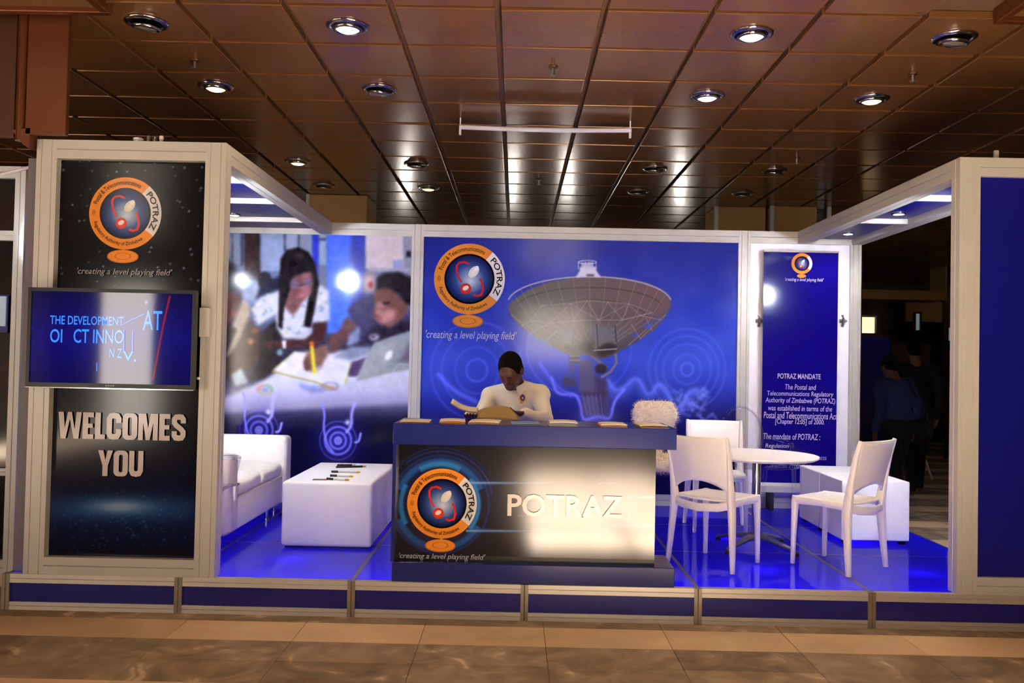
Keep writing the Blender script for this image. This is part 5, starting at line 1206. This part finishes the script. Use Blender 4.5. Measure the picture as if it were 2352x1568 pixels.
# chest badge, pocket and placket follow the shirt front
bv = BVHTree.FromPolygons([v.co+person.location for v in shirt.data.vertices], [p.vertices[:] for p in shirt.data.polygons])
def onshirt(u, v, off=.0015):
    r = ray(u, v).normalized(); h, n_, _, _ = bv.ray_cast(CAMP, r); return (h-r*off, n_) if h else (at_y(u, v, .93), Vector((0, -1, 0)))
def patch(name, m, fn, nu, nv, off): 
    return MB().grid(lambda a, b: onshirt(*fn(a, b), off)[0], nu, nv).build(name, m, shirt, smooth=True)
def dsc(cu, cv, ru, rv): return lambda a, b: (cu+ru*b*math.cos(2*math.pi*a), cv+rv*b*math.sin(2*math.pi*a))
badge = patch('badge', mat('badge_orange', (214, 140, 50), .6), dsc(1200, 914, 7.5, 10), 20, 4, .002)
patch('badge_stem', mat('badge_stem', (214, 140, 50), .6), lambda a, b: (1195+5*a, 921+6*b), 3, 3, .002)
patch('badge_centre', mat('badge_navy', (50, 34, 110), .6), dsc(1200.5, 913, 5, 7), 16, 3, .003); patch('badge_globe', mat('badge_white', (200, 196, 210), .6), dsc(1200.5, 914, 2, 2.6), 12, 2, .004)
patch('placket', 'shirt', lambda a, b: (1168-6*b+6*a, 903+70*b), 3, 24, .003); patch('pocket', 'shirt', lambda a, b: (1181+27*a, 928+26*b), 12, 12, .003)
for v in (918, 938, 958):
    h, _ = onshirt(1168-6*(v-903)/70+3, v, .004); bt = MB().lathe([(0, 0), (.005, 0), (.005, .003), (0, .003)], n=10, cap=False).build('button', 'penwhite', shirt, False); bt.location = h; bt.rotation_euler = (1.57, 0, 0)
s = SDF((2.6, .45, PZ), (3.25, 1.32, .98), .009)
s.ell((2.925, 1.115, .8), (.165, .128, .1), k=.05)
for q in (-1, 1):
    hip = (2.925+q*.085, 1.1, .79); kn = (2.925+q*.11, .70, .72); an = (2.925+q*.11, .66, .29)
    s.cone(hip, kn, .09, .066, k=.04); s.cone(kn, an, .062, .052, k=.03)
s.build('trousers', 'trousers', person)
for q in (-1, 1):
    s = SDF((2.8+q*.115, .42, PZ-.005), (3.05+q*.115, .78, .34), .008); s.cone((2.925+q*.112, .68, .255), (2.925+q*.118, .53, .242), .045, .036); s.cut((0, 0, PZ), (0, 0, -1)); s.build('shoe', 'black', person)
# stool under him
t = thing('stool', 'plain white stool under the man behind the counter', 'stool', (2.925, 1.13, PZ))
MB().box(-.2, .2, -.18, .2, .45, .49).build('seat', 'white', t, False, bevel=.012)
for a in (-.17, .17):
    for b in (-.15, .17): MB().tube([(a, b, 0), (a*.95, b*.95, .455)], [.014, .018], 8).build('leg', 'chrome', t, False)
# open booklet he is reading
t = thing('open_booklet', 'open tan booklet held up on the counter by the man', 'booklet', (2.82, .46, ZC))
sp0 = at_y(1096, 967, .46)
def pageR(a, b): return (sp0.x+.262*a, .43+.07*b+.035*math.sin(a*math.pi), ZC+.004+b*float(np.interp(a, [0, .15, .38, .6, .78, .9, 1], [.05, .066, .082, .082, .072, .045, .018])))
MB().grid(pageR, 14, 6).build('cover', 'kraft', t, solid=.004, smooth=True)
MB().grid(lambda a, b: Vector(pageR(a*.98, b*.97))+Vector((0, .006, .002)), 14, 6).build('page', 'paper', t, solid=.002, smooth=True)
def pageL(a, b): return (sp0.x-.17*a, .44+.15*b, ZC+.042+.058*a**.8-.02*math.sin(a*math.pi)+.02*b)
MB().grid(pageL, 12, 5).build('cover', 'kraft', t, solid=.004, smooth=True)
MB().grid(lambda a, b: Vector(pageL(a*.98, b))+Vector((0, 0, .005)), 12, 5).build('page', 'paper', t, solid=.002, smooth=True)

# ---- people walking in the dim hall beyond
def walker(lab, loc, rz, H, top, bottom, lean=0, step=.16):
    k = H/1.7; Z = lambda z: z*k
    s = SDF((-.45*k, -.5*k, -.02), (.45*k, .5*k, 1.76*k), .013)
    R = rot_from((0, 1, -.12)); hc = (0, .06*k+lean, Z(1.575))
    head(s, hc, R); s.cone((0, lean+.03, Z(1.52)), (0, lean*.8, Z(1.42)), .055, .06, k=.03)
    def torso(g): 
        s.cone((-.17*k, lean*.8, Z(1.36)), (.17*k, lean*.8, Z(1.36)), .06+g, k=.04); s.ell((0, lean*.6, Z(1.2)), (.17+g, .11+g, .2), k=.05); s.ell((0, lean*.2, Z(.98)), (.165+g, .115+g, .16), k=.06)
        for q in (-1, 1): s.cone((q*.2*k, lean*.8, Z(1.35)), (q*.25*k, -.03, Z(1.08)), .052+g, .043+g, k=.03); s.cone((q*.25*k, -.03, Z(1.08)), (q*.24*k, .07, Z(.86)), .04+g, .032+g, k=.02)
    def legs(g):
        for q in (-1, 1): s.cone((q*.09*k, 0, Z(.9)), (q*.09*k, q*step*.6+.03, Z(.48)), .085+g, .058+g, k=.04); s.cone((q*.09*k, q*step*.6+.03, Z(.48)), (q*.09*k, q*step, Z(.09)), .056+g, .038+g, k=.02)
    torso(0); legs(0)
    for q in (-1, 1): s.cone((q*.09*k, q*step, Z(.06)), (q*.095*k, q*step+.13, .035), .042, .035); hand(s, (q*.24*k, .07, Z(.86)), (0, .15, -1), (-q, 0, 0), q, r=.0105, curl=.25)
    p = s.build('person', 'skin', None); p.location = loc; p.rotation_euler = (0, 0, rz); tag(p, lab, 'person', 'people in the hall behind the stand')
    hair_cap('hair', hc, R, .011, p, (-.16, -.14+lean, Z(1.4)), (.16, .24+lean, Z(1.75)), world=False)
    s = SDF((-.5*k, -.5*k, .6*k), (.5*k, .5*k, 1.6*k), .013); torso(.016); s.cut((0, 0, Z(.8)), (0, 0, -1)); s.build('jacket', top, p, False)
    s = SDF((-.35*k, -.45*k, .02), (.35*k, .45*k, 1.1*k), .013); legs(.015); s.ell((0, 0, Z(.9)), (.175, .13, .12), k=.05); s.build('trousers', bottom, p, False)
    return p
walker('person in a blue-grey jacket seen from behind in the dark hall', (7.12, 4.5, 0), .25, 1.66, 'jacket', 'darkcloth', .1)
walker('person in black clothing walking further into the dark hall', (7.72, 5.4, 0), -.1, 1.86, 'darkcloth', 'darkcloth', .02)
t = thing('shoulder_bag', 'dark shoulder bag on the strap of the person in blue-grey', 'bag', (7.36, 4.42, .85))
s = SDF((-.1, -.18, -.16), (.1, .18, .16), .012); s.rbox((0, 0, 0), (.06, .13, .1), .04); s.build('pouch', 'darkcloth', t, False)
MB().tube([(0, -.1, .08), (-.06, -.14, .3), (-.17, -.1, .56), (-.16, .06, .55), (-.02, .1, .3), (0, .1, .08)], .012, 8, (1, .5)).build('strap', 'darkcloth', t, False)

# ---- dim things deep in the hall, seen through the open side of the stand
def far_box(name, lab, cat, u0, v0, u1, v1, y, m, depth=.3, extra='bronzed', to='floor', face='panel'):
    """a framed panel at its distance, standing on a post block (or hung from the ceiling)"""
    a = at_y(u0, v0, y); b = at_y(u1, v1, y); z0 = max(.0, b.z); t = thing(name, lab, cat, ((a.x+b.x)/2, y+depth/2, 0 if to == 'floor' else z0))
    MB().box(a.x, b.x, y, y+depth, z0, a.z).build(face, m, t, bevel=.01)
    if to == 'floor' and z0 > .05: MB().box(a.x-.03, b.x+.03, y+.01, y+depth, 0, z0).build('pedestal', 'darkcloth', t)
    for q in ((a.x-.03, a.x), (b.x, b.x+.03)): MB().box(q[0], q[1], y-.02, y+depth, z0, a.z+.03 if to == 'floor' else CEIL+.045).build('frame_post', extra, t)
    MB().box(a.x, b.x, y-.02, y+depth, a.z, a.z+.03).build('frame_top', extra, t)
    return t
far_box('lit_window', 'small warm lit window deep in the dark hall beside the stand post', 'window', 1978, 728, 2008, 765, 9.0, 'farlit', .05, 'alu')
far_box('far_counter', 'dark blue counter deep in the hall below the lit window', 'counter', 1950, 772, 2045, 1010, 8.2, 'blue', .3)
far_box('display_board', 'brown display board standing behind the walking people', 'board', 2000, 790, 2130, 1030, 10.5, 'bronzed', .1)
far_box('lit_strip', 'narrow pale lit strip on a dark stand far in the hall', 'sign', 2103, 720, 2112, 758, 11.0, 'farlit2', .05)
far_box('lit_sign', 'pale greenish lit sign near the aluminium pillar, far in the hall', 'sign', 2178, 752, 2192, 782, 9.8, 'farlit2', .05)
far_box('ceiling_bulkhead', 'pale dropped bulkhead hung from the ceiling deep in the hall', 'bulkhead', 1975, 668, 2170, 690, 11.5, 'beigecol', .6, 'beigecol', 'ceiling')
far_box('trade_booth', 'tan booth front far in the hall behind the pillar', 'booth', 2080, 690, 2165, 740, 13.0, 'beigecol', .3)
p = at_z(2108, 1100, 0); t = thing('folding_stand', 'thin pale metal folding stand on the hall floor by the walking people', 'stand', (p.x, p.y, 0))
MB().tube([(0, 0, .0), (.04, .05, .55)], .012, 8).build('leg', 'alu', t, False); MB().tube([(.2, 0, .0), (.02, .05, .55)], .012, 8).build('leg', 'alu', t, False); MB().tube([(-.02, .05, .55), (.1, .05, .55)], .014, 8).build('cross_piece', 'alu', t, False)
